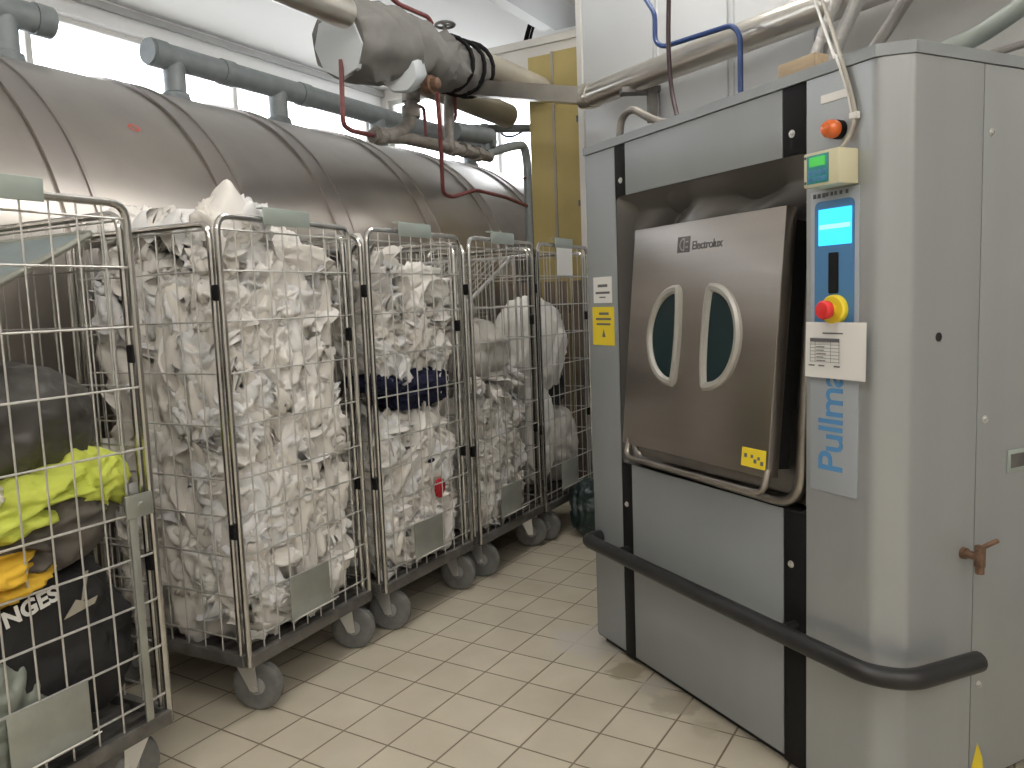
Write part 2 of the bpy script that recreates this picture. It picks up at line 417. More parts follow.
# ================================================================== THE WASHER
W = thing('washing_machine', 'large grey barrier washing machine with tilted stainless steel door', 'washing machine', MA, MROT)
HM = 2.078
UF, UC, CH = 1.39, 1.45, .06
OL, OR_, OB, OT = .215, 1.16, .82, 1.855
g = .004
low = [(g, g), (UF - .03, g), (UC - .012, CH + .03), (UC - g, .30), (UC - g, 1.10), (g, 1.10)]
mid = [(g, g), (OL, g), (OL, .42), (OR_, .42), (OR_, g), (UF - .03, g), (UC - .012, CH + .03), (UC - g, .30), (UC - g, 1.10), (g, 1.10)]
mb = MB(); mb.prism(low, .03, OB).prism(mid, OB, OT).prism(low, OT, HM - .03)
mb.build('cabinet', M['dark'], W, smooth=False)
MB().bb(.02, 1.40, .03, 1.08, 0, .035).build('plinth', M['dark'], W, smooth=False)
TH = .004
def panel(name, u0, u1, z0, z1, m=None): return MB().bb(u0 + .0012, u1 - .0012, 0, TH, z0, z1, .0012).build(name, m or M['paint'], W)
ZB = .035
panel('front_panel', 0, OL - .002, ZB, HM - .032)
panel('front_panel', .281, 1.073, ZB, OB)
panel('front_panel', .281, 1.073, OT, HM - .032)
def arc_poly():
    # front face right of the door, folded round the corner to the side seam
    pts = [(OR_ + .002, 0), (UF - .03, 0)]
    def bend(a, b, c, r):
        return [tuple(x) for x in rounded([Vector((*a, 0)), Vector((*b, 0)), Vector((*c, 0))], r, 4)[1:-1]]
    pts += [p[:2] for p in bend((UF - .1, 0), (UF, 0), (UC, CH), .022)]
    pts += [p[:2] for p in bend((UF, 0), (UC, CH), (UC, .3), .014)]
    pts += [(UC, .332)]
    inner = [(UC - .012, .332), (UC - .014, CH + .012), (UF - .012, .014), (OR_ + .002, .014)]
    return pts + inner
MB().prism(arc_poly(), ZB, HM - .032).build('corner_panel', M['side'], W, ang=60)
MB().bb(UC - TH, UC, .336, 1.10, ZB, HM - .032, .001).build('side_panel', M['side'], W)
for (u0, u1) in ((.2145, .2795), (1.0745, 1.1595)):
    MB().bb(u0, u1, .0, .006, .02, OB - .002, .0008).build('cover_strip', M['black'], W)
    MB().bb(u0, u1, .0, .006, OT + .002, HM - .032, .0008).build('cover_strip', M['black'], W)
rim = [(-.004, -.006), (UF, -.006), (UC + .004, CH), (UC + .004, 1.10), (-.004, 1.10)]
MB().prism(rim, HM - .030, HM).build('lid', M['paint'], W, smooth=False)
# screws
def screw(u, w, z, n):
    mb = MB(); mb.lathe([(0, .011), (.002, .011), (.002, .0075), (.007, .0065), (.007, .003), (.004, .003)], (u, w, z), n, 14)
    mb.build('screw', M['zinc'], W)
for (u, z) in ((.254, 1.913), (1.110, 1.915), (.246, .655), (1.104, .656)): screw(u, -.001, z, (0, -1, 0))
for (w, z) in ((.368, 1.872), (.368, 1.10), (.368, .332)): screw(UC, w, z, (1, 0, 0))
MB().lathe([(0, .012), (.002, .012)], (UC - .0005, .168, 1.338), (1, 0, 0), 16).build('cable_hole', M['dark'], W)
# side handle, latch, stain label
hb = MB(); hb.bb(UC, UC + .006, .47, .60, .935, 1.0, .002); ho = hb.build('recessed_handle', M['plate'], W)
MB().bb(UC + .005, UC + .0068, .482, .588, .948, .988).build('recess', M['zincdark'], ho)
lt = MB(); lt.lathe([(0, .016), (.012, .016), (.012, .011), (.05, .011)], (UC, .285, .735), (1, 0, 0), 14)
lt.box((UC + .05, .285, .738), (.024, .020, .062), .004); lt.tube([(UC + .048, .272, .757), (UC + .062, .340, .775)], .007, 8)
lt.lathe([(0, .012), (.03, .012)], (UC + .05, .285, .69), (0, 0, 1), 10)
lt.build('latch', M['rust'], W)
MB().add([(UC + .0006, .345, .085), (UC + .0006, .40, .06), (UC + .0006, .395, .10), (UC + .0006, .37, .155)], [(0, 1, 2, 3)]).build('warning_sticker', M['yellow'], W)
# bumper bar
bp = [(.045, .02, .472), (.045, -.075, .472), (1.44, -.075, .468), (1.51, .0, .462), (1.515, .265, .452)]
bo = MB().tube(bp, .028, 14, .07, seg=7).build('bumper_bar', M['rubber'], W)
for (u, w) in ((.25, -.04), (1.12, -.04)): MB().lathe([(-.045, .016), (.045, .016)], (u, w, .47), (0, 1, 0), 10).build('bumper_bracket', M['dark'], bo)
# ---- tilted door assembly: an oblique frame, x = u, y along the tilted plane downwards
T0 = Vector((0, 0, 1.719)); TD = Vector((0, -.08, -.793)).normalized(); TN = Vector((1, 0, 0)).cross(TD)
if TN.y > 0: TN = -TN                                     # towards the aisle
def tp(u, v, n=0): return T0 + Vector((u, 0, 0)) + TD * v + TN * n
DU0, DU1, DV = .338, 1.088, .797
TR = Matrix((Vector((1, 0, 0)), -TD, TN)).transposed()    # local x,y,z of things laid on the door
def dbox(mb, u0, u1, v0, v1, n0, n1, bev=0): return mb.box(tp((u0 + u1) / 2, (v0 + v1) / 2, (n0 + n1) / 2), (u1 - u0, v1 - v0, abs(n1 - n0)), bev, TR)
door = dbox(MB(), DU0, DU1, 0, DV, -.045, 0, .004).build('door', M['steel'], W)
dbox(MB(), DU0 + .03, DU1 - .03, .03, DV - .02, -.30, -.046).build('drum_mouth', M['dark'], W, smooth=False)
def lens(cu, sgn):
    """outline of a half moon window, flat side towards the middle"""
    out = []; Hh = .152
    for k in range(25):
        a = -PI / 2 + PI * k / 24
        out.append((cu + sgn * (.124 * math.cos(a) ** .95), .388 + Hh * math.sin(a)))
    for k in range(1, 12):
        a = PI / 2 - PI * k / 12
        out.append((cu - sgn * (.014 * math.cos(a)), .388 + Hh * math.sin(a)))
    return out
for cu, sg in ((.612, -1), (.796, 1)):
    o2 = lens(cu, sg)
    cx = sum(p[0] for p in o2) / len(o2); 
    mb = MB(); mb.add([tp(u, v, .003) for u, v in o2], [tuple(range(len(o2)))])
    mb.build('door_window', M['glass'], door, smooth=False)
    mb = MB(); mb.tube([tp(cx + (u - cx) * 1.13, .388 + (v - .388) * 1.06, .002) for u, v in o2], .0155, 8, closed=True)
    mb.build('window_rim', M['lensrim'], door)
hp = [tp(.372, .77, -.010), tp(.372, .846, .004), tp(1.080, .846, .004), tp(1.080, .77, -.010)]
MB().tube(hp, .0105, 10, .055, seg=7).build('door_handle', M['steel'], door)
mb = MB(); dbox(mb, .978, 1.078, .718, .775, 0, .0012); st = mb.build('warning_sticker', M['yellow'], door, smooth=False)
mb = MB()
for (u, v, a) in ((.995, .742, .012), (1.022, .742, .010), (1.036, .755, .012), (1.05, .745, .010), (1.064, .758, .012)): dbox(mb, u - a / 2, u + a / 2, v - a / 2, v + a / 2, .0012, .0018)
mb.build('symbols', M['ink'], st, smooth=False)
# emblem and lettering on the door
dr = TR.to_euler()
mb = MB(); dbox(mb, .598, .664, .050, .104, 0, .0010); em = mb.build('emblem', M['ink'], door, smooth=False)
mb = MB()
for k in range(20):
    pass
def ring(mb, cu, cv, r0, r1, a0, a1, n0, n=20):
    vs = []
    for k in range(n + 1):
        a = a0 + (a1 - a0) * k / n
        vs += [tp(cu + r0 * math.cos(a), cv + r0 * math.sin(a), n0), tp(cu + r1 * math.cos(a), cv + r1 * math.sin(a), n0)]
    return mb.add(vs, [(2 * k, 2 * k + 1, 2 * k + 3, 2 * k + 2) for k in range(n)])
ring(mb, .631, .077, .016, .022, PI * .5, PI * 1.5, .0014)
for k in range(1):
    mb.add([tp(.631, .055, .0014), tp(.637, .055, .0014), tp(.637, .099, .0014), tp(.631, .099, .0014)], [(0, 1, 2, 3)])
mb.add([tp(.641, .066, .0014), tp(.656, .066, .0014), tp(.656, .071, .0014), tp(.641, .071, .0014)], [(0, 1, 2, 3)])
mb.add([tp(.641, .084, .0014), tp(.656, .084, .0014), tp(.656, .089, .0014), tp(.641, .089, .0014)], [(0, 1, 2, 3)])
mb.build('emblem_mark', M['steel'], em, smooth=False)
lettering('brand_lettering', 'Electrolux', .040, M['ink'], door, tp(.675, .097, .0006), dr, bold=.0006, space=.92)
mb = MB(); dbox(mb, .255, 1.14, .60, .872, -.120, -.115); dbox(mb, 1.086, 1.132, .22, .80, -.105, -.100)
mb.build('drum_front', M['flange'], W, smooth=False)
# flange of the drum front
fp = [tp(.262, .30, -.12), tp(.262, .872, -.118), tp(1.136, .872, -.088), tp(1.139, .02, -.065), tp(1.06, -.05, -.12)]
MB().tube(fp, .018, 12, .09, seg=8).build('drum_flange', M['flange'], W)
# bellows between the opening and the drum front
def loop_rect(x0, x1, z0, z1, r, n):
    pts = rounded([Vector((x0, 0, z0)), Vector((x1, 0, z0)), Vector((x1, 0, z1)), Vector((x0, 0, z1))], r, 6, True)
    L = [0]
    for i in range(len(pts)): L.append(L[-1] + (pts[(i + 1) % len(pts)] - pts[i]).length)
    out = []; i = 0
    for k in range(n):
        s = L[-1] * k / n
        while L[i + 1] < s: i += 1
        f = (s - L[i]) / max(1e-9, L[i + 1] - L[i]); out.append(pts[i].lerp(pts[(i + 1) % len(pts)], f))
    return out
nseg, nr = 220, 16
outer = loop_rect(OL, OR_, OB, OT, .02, nseg)
inner = loop_rect(.245, 1.135, .83, 1.755, .08, nseg)
mb = MB(); vs = []; fs = []
for k in range(nr + 1):
    tt = k / nr
    for i in range(nseg):
        a = outer[i]; b = inner[i]; b = Vector((b.x, 0, b.z)); 
        v = (1.719 - b.z) / -TD.z; tb = tp(b.x, v, -.14)
        if b.z > 1.60: tb += Vector((0, .05 * (b.z - 1.60) / .15, -.03 * (b.z - 1.60) / .15))
        p = Vector((a.x, .004, a.z)).lerp(tb, tt)
        sag = math.sin(tt * PI)
        p.y += .035 * sag
        q = Vector((p.x * 2.2 - p.z * 5.5, p.z * 1.5 + p.x * 2.5, 2.0))
        nz = noise.noise(q * 1.6) + .5 * noise.noise(q * 3.1 + Vector((4, 1, 0)))
        top = max(0, min(1, (p.z - 1.62) / .12))
        p.y += sag * nz * (.012 + .05 * top)
        p.z -= sag * top * (.012 + .02 * nz)
        vs.append(p)
for k in range(nr):
    for i in range(nseg):
        j = (i + 1) % nseg; fs.append((k * nseg + i, k * nseg + j, (k + 1) * nseg + j, (k + 1) * nseg + i))
mb.add(vs, fs); mb.build('bellows', M['gasket'], W, ang=None)
# apron sheet hanging from the opening's top down behind the door
vs = []; fs = []; nx, nz_ = 90, 26
for j in range(nz_ + 1):
    v = j / nz_
    for i in range(nx + 1):
        u = i / nx
        x = OL + .012 + (OR_ - OL - .024) * u; z = OT - .004 - .20 * v
        q = Vector((x * 2.4 - z * 6.5, z * 1.2 + x * 1.5, 7.7))
        nn = .9 - 2.6 * abs(noise.noise(q * .95)) + .4 * noise.noise(q * 2.4)
        env = min(1, v * 3.5)
        vs.append((x, .006 + .05 * v + env * max(-.004, .045 + .06 * nn), z))
for j in range(nz_):
    for i in range(nx):
        a = j * (nx + 1) + i; fs.append((a, a + 1, a + nx + 2, a + nx + 1))
MB().add(vs, fs).build('cloth_apron', M['gasket'], W, ang=None)
# ---- control column
cp = MB().bb(1.180, 1.342, -.004, .001, .905, 1.740, .002).build('control_panel', M['panelgrey'], W)
def rrect(mb, x0, x1, z0, z1, y0, y1, r):
    pts = rounded([Vector((x0, z0, 0)), Vector((x1, z0, 0)), Vector((x1, z1, 0)), Vector((x0, z1, 0))], r, 5, True)
    n = len(pts); vs = [(p.x, y0, p.y) for p in pts] + [(p.x, y1, p.y) for p in pts]
    return mb.add(vs, [tuple(range(n)), tuple(range(n, 2 * n))] + [(i, (i + 1) % n, n + (i + 1) % n, n + i) for i in range(n)])
rrect(MB(), 1.197, 1.329, 1.352, 1.712, -.0065, -.004, .02).build('blue_field', M['panelblue'], cp)
rrect(MB(), 1.212, 1.322, 1.592, 1.690, -.0085, -.0064, .003).build('display', M['screen'], cp)
mb = MB(); mb.bb(1.216, 1.318, -.0090, -.0084, 1.636, 1.648); mb.build('display_row', M['screenhi'], cp, smooth=False)
rrect(MB(), 1.247, 1.279, 1.462, 1.572, -.0090, -.0064, .004).build('card_slot', M['black'], cp)
es = MB().lathe([(0, .040), (.014, .040), (.018, .036), (.018, .014), (.034, .014)], (1.272, -.0064, 1.418), (0, -1, 0), 24).build('emergency_stop', M['yellow'], cp)
MB().lathe([(0, .019), (.006, .025), (.020, .026), (.027, .021), (.029, .008)], (1.272, -.036, 1.418), (0, -1, 0), 20).build('stop_button', M['estopred'], es)
lettering('model_lettering', 'Pullma', .118, M['txtblue'], cp, (1.292, -.0046, .962), (PI / 2, -PI / 2, 0), bold=.0012, space=.93)
# small lettering below the timer box
mb = MB()
for k, x in enumerate((1.19, 1.206, 1.222, 1.234, 1.250, 1.263, 1.28, 1.30)): mb.bb(x, x + (.010 if k < 3 else .008), -.0055, -.004, 1.722 if k < 3 else 1.724, 1.734)
mb.build('panel_lettering', M['ink'], cp, smooth=False)
# label, beacon
MB().bb(1.214, 1.300, -.003, 0, 1.972, 1.994).build('name_label', M['paper'], W, smooth=False)
be = MB().lathe([(0, .025), (.016, .025), (.018, .022)], (1.275, 0, 1.893), (0, -1, 0), 22).build('warning_lamp', M['black'], W)
MB().lathe([(0, .022), (.010, .025), (.028, .023), (.038, .016), (.041, .005)], (1.275, -.016, 1.893), (0, -1, 0), 22).build('lamp_lens', M['orange'], be)
# notices on the left panel
n1 = MB().bb(.042, .175, -.0015, 0, 1.452, 1.556).build('white_notice', M['paper'], W, smooth=False)
mb = MB(); mb.bb(.075, .145, -.002, -.0014, 1.515, 1.526); mb.bb(.058, .160, -.002, -.0014, 1.488, 1.497); mb.bb(.085, .13, -.002, -.0014, 1.472, 1.477); mb.build('printed_lines', M['ink'], n1, smooth=False)
n2 = MB().bb(.030, .186, -.0015, 0, 1.282, 1.436).build('yellow_notice', M['yellow'], W, smooth=False)
mb = MB(); mb.bb(.08, .15, -.002, -.0014, 1.404, 1.414); mb.bb(.055, .165, -.002, -.0014, 1.383, 1.392); mb.bb(.06, .16, -.002, -.0014, 1.363, 1.371)
mb.add([(.098, -.002, 1.315), (.125, -.002, 1.315), (.1115, -.002, 1.348)], [(0, 1, 2)]); mb.build('printed_lines', M['ink'], n2, smooth=False)

# paper sheet taped over the control column
ps = thing('paper_sheet', 'white paper sheet with a printed table taped below the red stop button', 'paper', MA, MROT)
vs = []; fs = []
for j in range(9):
    for i in range(9):
        u = i / 8; v = j / 8; vs.append((1.172 + .214 * u, -.012 - .012 * u * u - .004 * v - .008 * math.sin(u * 3) * (1 - v), 1.384 - .154 * v))
for j in range(8):
    for i in range(8): fs.append((j * 9 + i, j * 9 + i + 1, j * 9 + i + 10, j * 9 + i + 9))
MB().add(vs, fs).build('sheet', M['paper'], ps, ang=None)
def py(u): u = (u - 1.172) / .214; return -.0205 - .012 * u * u - .001
mb = MB()
def line(x0, x1, z0, z1): mb.add([(x0, py(x0), z0), (x1, py(x1), z0), (x1, py(x1), z1), (x0, py(x0), z1)], [(0, 1, 2, 3)])
line(1.240, 1.312, 1.352, 1.356); line(1.195, 1.300, 1.330, 1.340)
for k in range(6): line(1.195, 1.300, 1.322 - k * .0095, 1.3232 - k * .0095)
for x in (1.195, 1.213, 1.268, 1.298): line(x, x + .0015, 1.273, 1.335)
for k in range(5): line(1.218, 1.218 + .04 * (.6 + .4 * rnd.random()), 1.315 - k * .0095, 1.3175 - k * .0095)
for x in (1.19, 1.225, 1.28): line(x, x + .022, 1.262, 1.266)
mb.build('printed_table', M['ink'], ps, smooth=False)
# beige timer box
tb = thing('timer_box', 'cream plastic control box with a green screen above the blue display', 'control box', MA, MROT)
R6 = Matrix.Rotation(math.radians(0), 3, 'Z')
MB().bb(1.222, 1.338, -.075, -.001, 1.744, 1.834, .004).build('casing', M['cream'], tb)
kp = MB().bb(1.236, 1.306, -.078, -.074, 1.752, 1.826, .001).build('keypad', M['teal'], tb)
MB().bb(1.246, 1.298, -.080, -.077, 1.796, 1.820).build('screen', M['lcd'], kp, smooth=False)
mb = MB()
for i in range(4):
    for j in range(2): mb.bb(1.240 + i * .0165, 1.252 + i * .0165, -.0795, -.077, 1.757 + j * .017, 1.769 + j * .017, .001)
mb.build('keys', M['panelblue'], kp)
for z in (1.757, 1.822): MB().lathe([(0, .004), (.002, .004)], (1.229, -.075, z), (0, -1, 0), 10).build('screw', M['ink'], tb)
# cable down from the ceiling to the box
def hose(name, label, cat, pts, r, m, n=10, fillet=.12, group=None):
    c = Vector(pts[0]); o = MB().tube([Vector(p) - c for p in pts], r, n, fillet, seg=7).build(name, m, loc=c)
    return tag(o, label, cat, group)
cab = thing('cable_bundle', 'pale cable bundle dropping from above over the front edge to the cream box', 'cable')
cpts = [onw(806, -40, .45), onw(826, 10, .38), onw(842, 62, .15), mach(1.285, -.014, HM + .006), mach(1.318, -.012, 1.985), mach(1.334, -.010, 1.915), mach(1.318, -.014, 1.865), mach(1.300, -.03, 1.833)]
MB().tube(cpts, .006, 8, .08, seg=6).build('cable', M['cable'], cab)
c2 = [onw(800, -40, .47), onw(818, 10, .40), onw(836, 62, .16), mach(1.272, -.013, HM + .008), mach(1.309, -.010, 1.985), mach(1.326, -.010, 1.918)]
MB().tube(c2, .0048, 8, .08, seg=6).build('cable', M['white'], cab)
cl = MB().box((0, 0, 0), (.026, .014, .018), .003).build('clip', M['white'], cab, loc=mach(1.331, -.010, 1.917)); cl.rotation_euler = (0, 0, MROT)
# wood offcut on the lid
wb = MB().box((0, 0, .0), (.14, .05, .056), .002).build('wood_block', M['wood'], loc=mach(1.075, .075, HM + .0282)); wb.rotation_euler = (0, 0, MROT)
tag(wb, 'pale wood offcut lying on top of the washer', 'wood block')

# ================================================================== PIPES AND HOSES ABOVE THE WASHER
def wpipe(name, label, cat, px, r, m, **k): return hose(name, label, cat, [onw(u, v, w) for u, v, w in px], r, m, **k)
wp = thing('steel_pipe', 'shiny steel pipe running along the white wall panels to an elbow at the yellow column', 'pipe')
e0 = mach(-1.52, 1.0, 2.72); eL = at(470, 88, 3.0)
MB().tube([mach(1.2, 1.0, 2.62), mach(.3, 1.0, 2.65), e0 + E1 * .03], .072, 18).build('wall_run', M['alu'], wp)
MB().tube([e0 + E1 * .05, e0, e0 + (eL - e0).normalized() * .05], .077, 18, .05).build('elbow', M['alu'], wp)
MB().tube([e0 + (eL - e0).normalized() * .03, eL], .070, 4).build('cross_run', M['alu'], wp)
mb = MB(); mb.box(onw(640, 91, 1.03), (.22, .10, .03)); mb.box(onw(652, 104, 1.06), (.05, .05, .20))
tag(mb.build('pipe_bracket', M['zincdark'], smooth=False), 'grey angle bracket under the steel pipe on the white wall', 'bracket')
wpipe('blue_tube', 'thin blue tube bent twice in front of the white wall panels', 'tube',
      [(640, -10, .85), (655, 14, .85), (655, 42, .85), (663, 47, .85), (732, 25, .85), (740, 34, .85), (741, 130, .85)], .0125, M['blue'], fillet=.04)
wpipe('maroon_hose', 'thin dark maroon hose hanging straight beside the blue tube', 'hose',
      [(669, -15, .7), (668, 45, .7), (671, 90, .7), (680, 128, .62)], .011, M['brownhose'])
wpipe('grey_pipe_bend', 'grey pipe bend rising from the left end of the washer top', 'pipe',
      [(618, 160, .40), (621, 118, .40), (632, 108, .40), (655, 121, .42), (676, 124, .42), (690, 132, .42)], .017, M['pipecor'], fillet=.06)
wpipe('silver_hose', 'left one of two silver flexible hoses behind the pale cable', 'hose',
      [(850, -30, .75), (828, 20, .75), (806, 80, .72), (800, 100, .7)], .020, M['silverhose'], n=12)
wpipe('silver_hose', 'right one of two silver flexible hoses, behind the pale cable', 'hose',
      [(872, -30, .80), (846, 25, .80), (824, 75, .78), (816, 95, .75)], .026, M['silverhose'], n=12)
wpipe('grey_hose', 'dark grey hose leaning behind the top corner of the washer', 'hose',
      [(924, -30, .65), (900, 10, .65), (872, 52, .62), (862, 75, .6)], .021, M['hose'], n=12)
wpipe('green_hose', 'thick grey green hose rising to the right above the washer side', 'hose',
      [(1070, -30, .8), (1010, 15, .8), (975, 38, .8), (945, 50, .75), (930, 62, .7)], .030, M['greenhose'], n=12)
wpipe('thin_grey_hose', 'thin grey hose at the right edge above the washer side', 'hose',
      [(1075, 28, .8), (1024, 44, .8), (990, 54, .75), (975, 66, .7)], .012, M['hose'])

# ================================================================== TANK AND PIPES ABOVE THE CAGES
TP, TZ, TRD = 4.56, 1.49, 1.34
tk = thing('steel_tank', 'long horizontal cylindrical steel tank above the laundry cages', 'tank', row(2, TP, TZ))
t0 = row(2, TP, TZ)
def tl(s): return row(s, TP, TZ) - t0
MB().lathe([(-2.6, .02), (-2.5, TRD * .6), (-2.4, TRD), (6.2, TRD), (6.3, TRD * .6), (6.36, .02)], (0, 0, 0), D, 96).build('shell', M['tank'], tk)
for s in (.4, 1.25, 2.09, 2.96, 3.76, 4.72, 5.62, 6.5):
    b = MB().lathe([(-.080, TRD + .001), (-.080, TRD + .016), (-.064, TRD + .016), (-.062, TRD + .006), (.062, TRD + .006), (.064, TRD + .016), (.080, TRD + .016), (.080, TRD + .001)], tl(s), D, 96, caps=False)
    b.build('band', M['band'], tk)
MB().lathe([(-.015, TRD + .001), (-.015, TRD + .008), (.015, TRD + .008), (.015, TRD + .001)], tl(7.6), D, 96, caps=False).build('end_seam', M['band'], tk)
# small red printed ring on the shell
q = at(134, 128, 3.5)
dirn = (q - EYE).normalized()
# hit the shell
pp = Vector((dirn.dot(P), dirn.dot(Vector((0, 0, 1))))); oc = Vector((-TP, H - TZ))
A_ = pp.dot(pp); B_ = pp.dot(oc); C_ = oc.dot(oc) - (TRD + .002) ** 2; kk = (-B_ - math.sqrt(B_ * B_ - A_ * C_)) / A_
hit = EYE + dirn * kk
nrm = (hit - row((hit).dot(D), TP, TZ)).normalized(); tu = D; tv = nrm.cross(D)
mb = MB(); vs = []
for k in range(24):
    a = 2 * PI * k / 24
    for r_ in (.016, .027): vs.append(hit - t0 + (tu * math.cos(a) * 1.2 + tv * math.sin(a)) * r_ + nrm * .002)
mb.add(vs, [(2 * k, 2 * k + 1, (2 * k + 3) % 48, (2 * k + 2) % 48) for k in range(24)])
mb.build('red_mark', mat('red_print', (.55, .12, .10), .6), tk, smooth=False)

def tee_pipe(name, label, s0, s1, legs, collars, z=3.14, r=.080):
    o = thing(name, label, 'pipe', row(s0, TP, z)); c = row(s0, TP, z)
    mb = MB().tube([Vector((0, 0, 0)), D * (s1 - s0)], r, 20)
    mb.build('pipe_run', M['pipe'], o)
    for s in legs:
        w = row(s, TP, z) - c
        MB().lathe([(0, r * .95), (-.05, r * .88), (-.22, r * .85), (-.23, r * 1.05), (-.255, r * 1.1), (-.28, r * 1.25), (-.325, r * 1.4)], w, (0, 0, 1), 20).build('pipe_leg', M['pipe'], o)
    for s in collars:
        w = row(s, TP, z) - c
        MB().lathe([(-.05, r + .001), (-.05, r + .008), (.05, r + .008), (.05, r + .001)], w, D, 20, caps=False).build('pipe_collar', M['pipe'], o)
    return o
tee_pipe('vent_pipe', 'grey tee pipe standing on the left end of the steel tank', .6, 2.80, [2.55], [2.3, 2.76])
tee_pipe('vent_pipe', 'long grey pipe on several short legs along the top of the tank', 3.43, 7.5, [3.62, 4.53, 5.70, 7.2], [3.50, 4.05, 4.8, 6.1])

# overhead valve assembly wrapped in insulation jackets
def L3(u, v, p=3.0): return at(u, v, p)
def jacket(name, parent, a, b, r, seed, m, facets=8, nz=.10, rings=14):
    a = Vector(a); b = Vector(b); ax = b - a; Ln = ax.length; ax.normalize(); u = Vector((0, 0, 1)); u = (u - ax * u.dot(ax)).normalized(); w = ax.cross(u)
    vs = []; n = 32; fs = []
    for i in range(rings + 1):
        tt = i / rings; rr = r * (1 - .16 * (abs(tt * 2 - 1) ** 6))
        for k in range(n):
            an = 2 * PI * k / n
            ph = (an + PI / facets) % (2 * PI / facets) - PI / facets
            pol = math.cos(PI / facets) / math.cos(ph)
            rad = rr * (.35 + .65 * pol / .96)
            p = a + ax * (Ln * tt) + (u * math.cos(an) + w * math.sin(an)) * rad
            f = nz * r * (ridged(p, 6, seed) - .5) + nz * .5 * r * (ridged(p, 13, seed + 1) - .5)
            vs.append(p + (u * math.cos(an) + w * math.sin(an)) * f * (1 if 0 < i < rings else .2))
    for i in range(rings):
        for k in range(n):
            l = (k + 1) % n; fs.append((i * n + k, i * n + l, (i + 1) * n + l, (i + 1) * n + k))
    fs.append(tuple(range(n))); fs.append(tuple(rings * n + k for k in range(n)))
    o = MB().add(vs, fs).build(name, m, parent, ang=50); return o
va = thing('insulated_valve', 'overhead valve assembly wrapped in grey insulation jackets with black straps', 'valve')
jA, jB = L3(338, 42), L3(398, 46)
jacket('insulation_jacket', va, jA, jB, .215, 2, M['jacket'], nz=.14)
ax = (jB - jA).normalized()
MB().lathe([(-.004, .165), (.02, .175)], jA - Vector((0, 0, .02)), ax, 8).build('jacket_end', M['jacketend'], va, smooth=False)
MB().tube([L3(345, 13, 2.85) - D * 5.2 + Vector((0, 0, .02)), L3(345, 13, 2.85)], .080, 20).build('pipe_run', M['alu'], va)
jacket('insulation_jacket', va, L3(392, 46), L3(442, 62), .175, 5, M['jacket'], nz=.30)
jacket('insulation_jacket', va, L3(432, 62), L3(478, 74), .155, 8, M['jacket'], nz=.22)
jacket('insulation_jacket', va, L3(398, 72, 2.9), L3(414, 66, 3.1), .125, 11, M['jacketend'], nz=.06)
for u, v in ((447, 74), (459, 78), (468, 80)):
    c = L3(u, v - 10); mb = MB(); n = 20
    w = ax; uu = (Vector((0, 0, 1)) - w * w.z).normalized(); ww = w.cross(uu)
    mb.tube([c + (uu * math.cos(a) + ww * math.sin(a)) * .172 + w * (.05 * math.sin(a)) for a in [2 * PI * k / n for k in range(n)]], .016, 6, closed=True)
    mb.build('strap', M['black'], va)
vs_ = L3(434, 84, 2.86)
MB().lathe([(0, .055), (.05, .055), (.055, .04), (.09, .035), (.10, .02)], vs_ + P * .06, -P, 16).build('valve_stem', M['rust'], va)
hw = L3(445, 25, 3.0); mb = MB(); n = 20
mb.tube([hw + Vector((math.cos(a) * .062, math.sin(a) * .062, .0)) for a in [2 * PI * k / n for k in range(n)]], .009, 8, closed=True)
for a in (0, 2.1, 4.2): mb.tube([hw, hw + Vector((math.cos(a) * .06, math.sin(a) * .06, 0))], .006, 6)
mb.tube([hw + Vector((0, 0, .02)), hw - Vector((0, 0, .16))], .011, 8); mb.build('handwheel', M['zincdark'], va)
tag(MB().tube([L3(474, 62), L3(540, 90)], .10, 18).build('beige_pipe', M['beige']), 'beige clad pipe leaving the insulated valve towards the yellow column', 'pipe')
tag(MB().tube([at(400, 72, 3.55), at(508, 116, 3.45)], .10, 18).build('clad_pipe', M['beige']), 'beige clad pipe end hanging below the insulated valve', 'pipe')
# thin red lines
hose('red_pipe', 'thin dark red pipe dropping from the big insulation jacket', 'pipe', [at(341, 60, 3.0), at(343, 125, 3.0), at(352, 131, 3.05), at(376, 136, 3.16)], .014, M['redpipe'], fillet=.05)
hose('red_pipe', 'thin dark red pipe hanging below the valve and bending right along the tank', 'pipe',
     [at(437, 92, 2.95), at(440, 130, 3.0), at(443, 194, 3.1), at(452, 197, 3.1), at(476, 190, 3.12), at(505, 197, 3.14), at(527, 206, 3.15)], .014, M['redpipe'], fillet=.05)
hose('red_pipe', 'thin red pipe over the top of the insulated valve', 'pipe', [at(385, -8, 3.0), at(398, 4, 3.0), at(428, 17, 3.0), at(432, 24, 3.0)], .014, M['redpipe'], fillet=.04)
hose('red_pipe', 'short red pipe loop beside the corroded elbow', 'pipe', [at(414, 104, 3.14), at(424, 108, 3.14), at(426, 140, 3.16)], .011, M['redpipe'], fillet=.03)
hose('red_pipe', 'short red pipe stub behind the black straps', 'pipe', [at(455, 96, 3.1), at(456, 118, 3.15), at(450, 124, 3.16)], .011, M['redpipe'], fillet=.03)
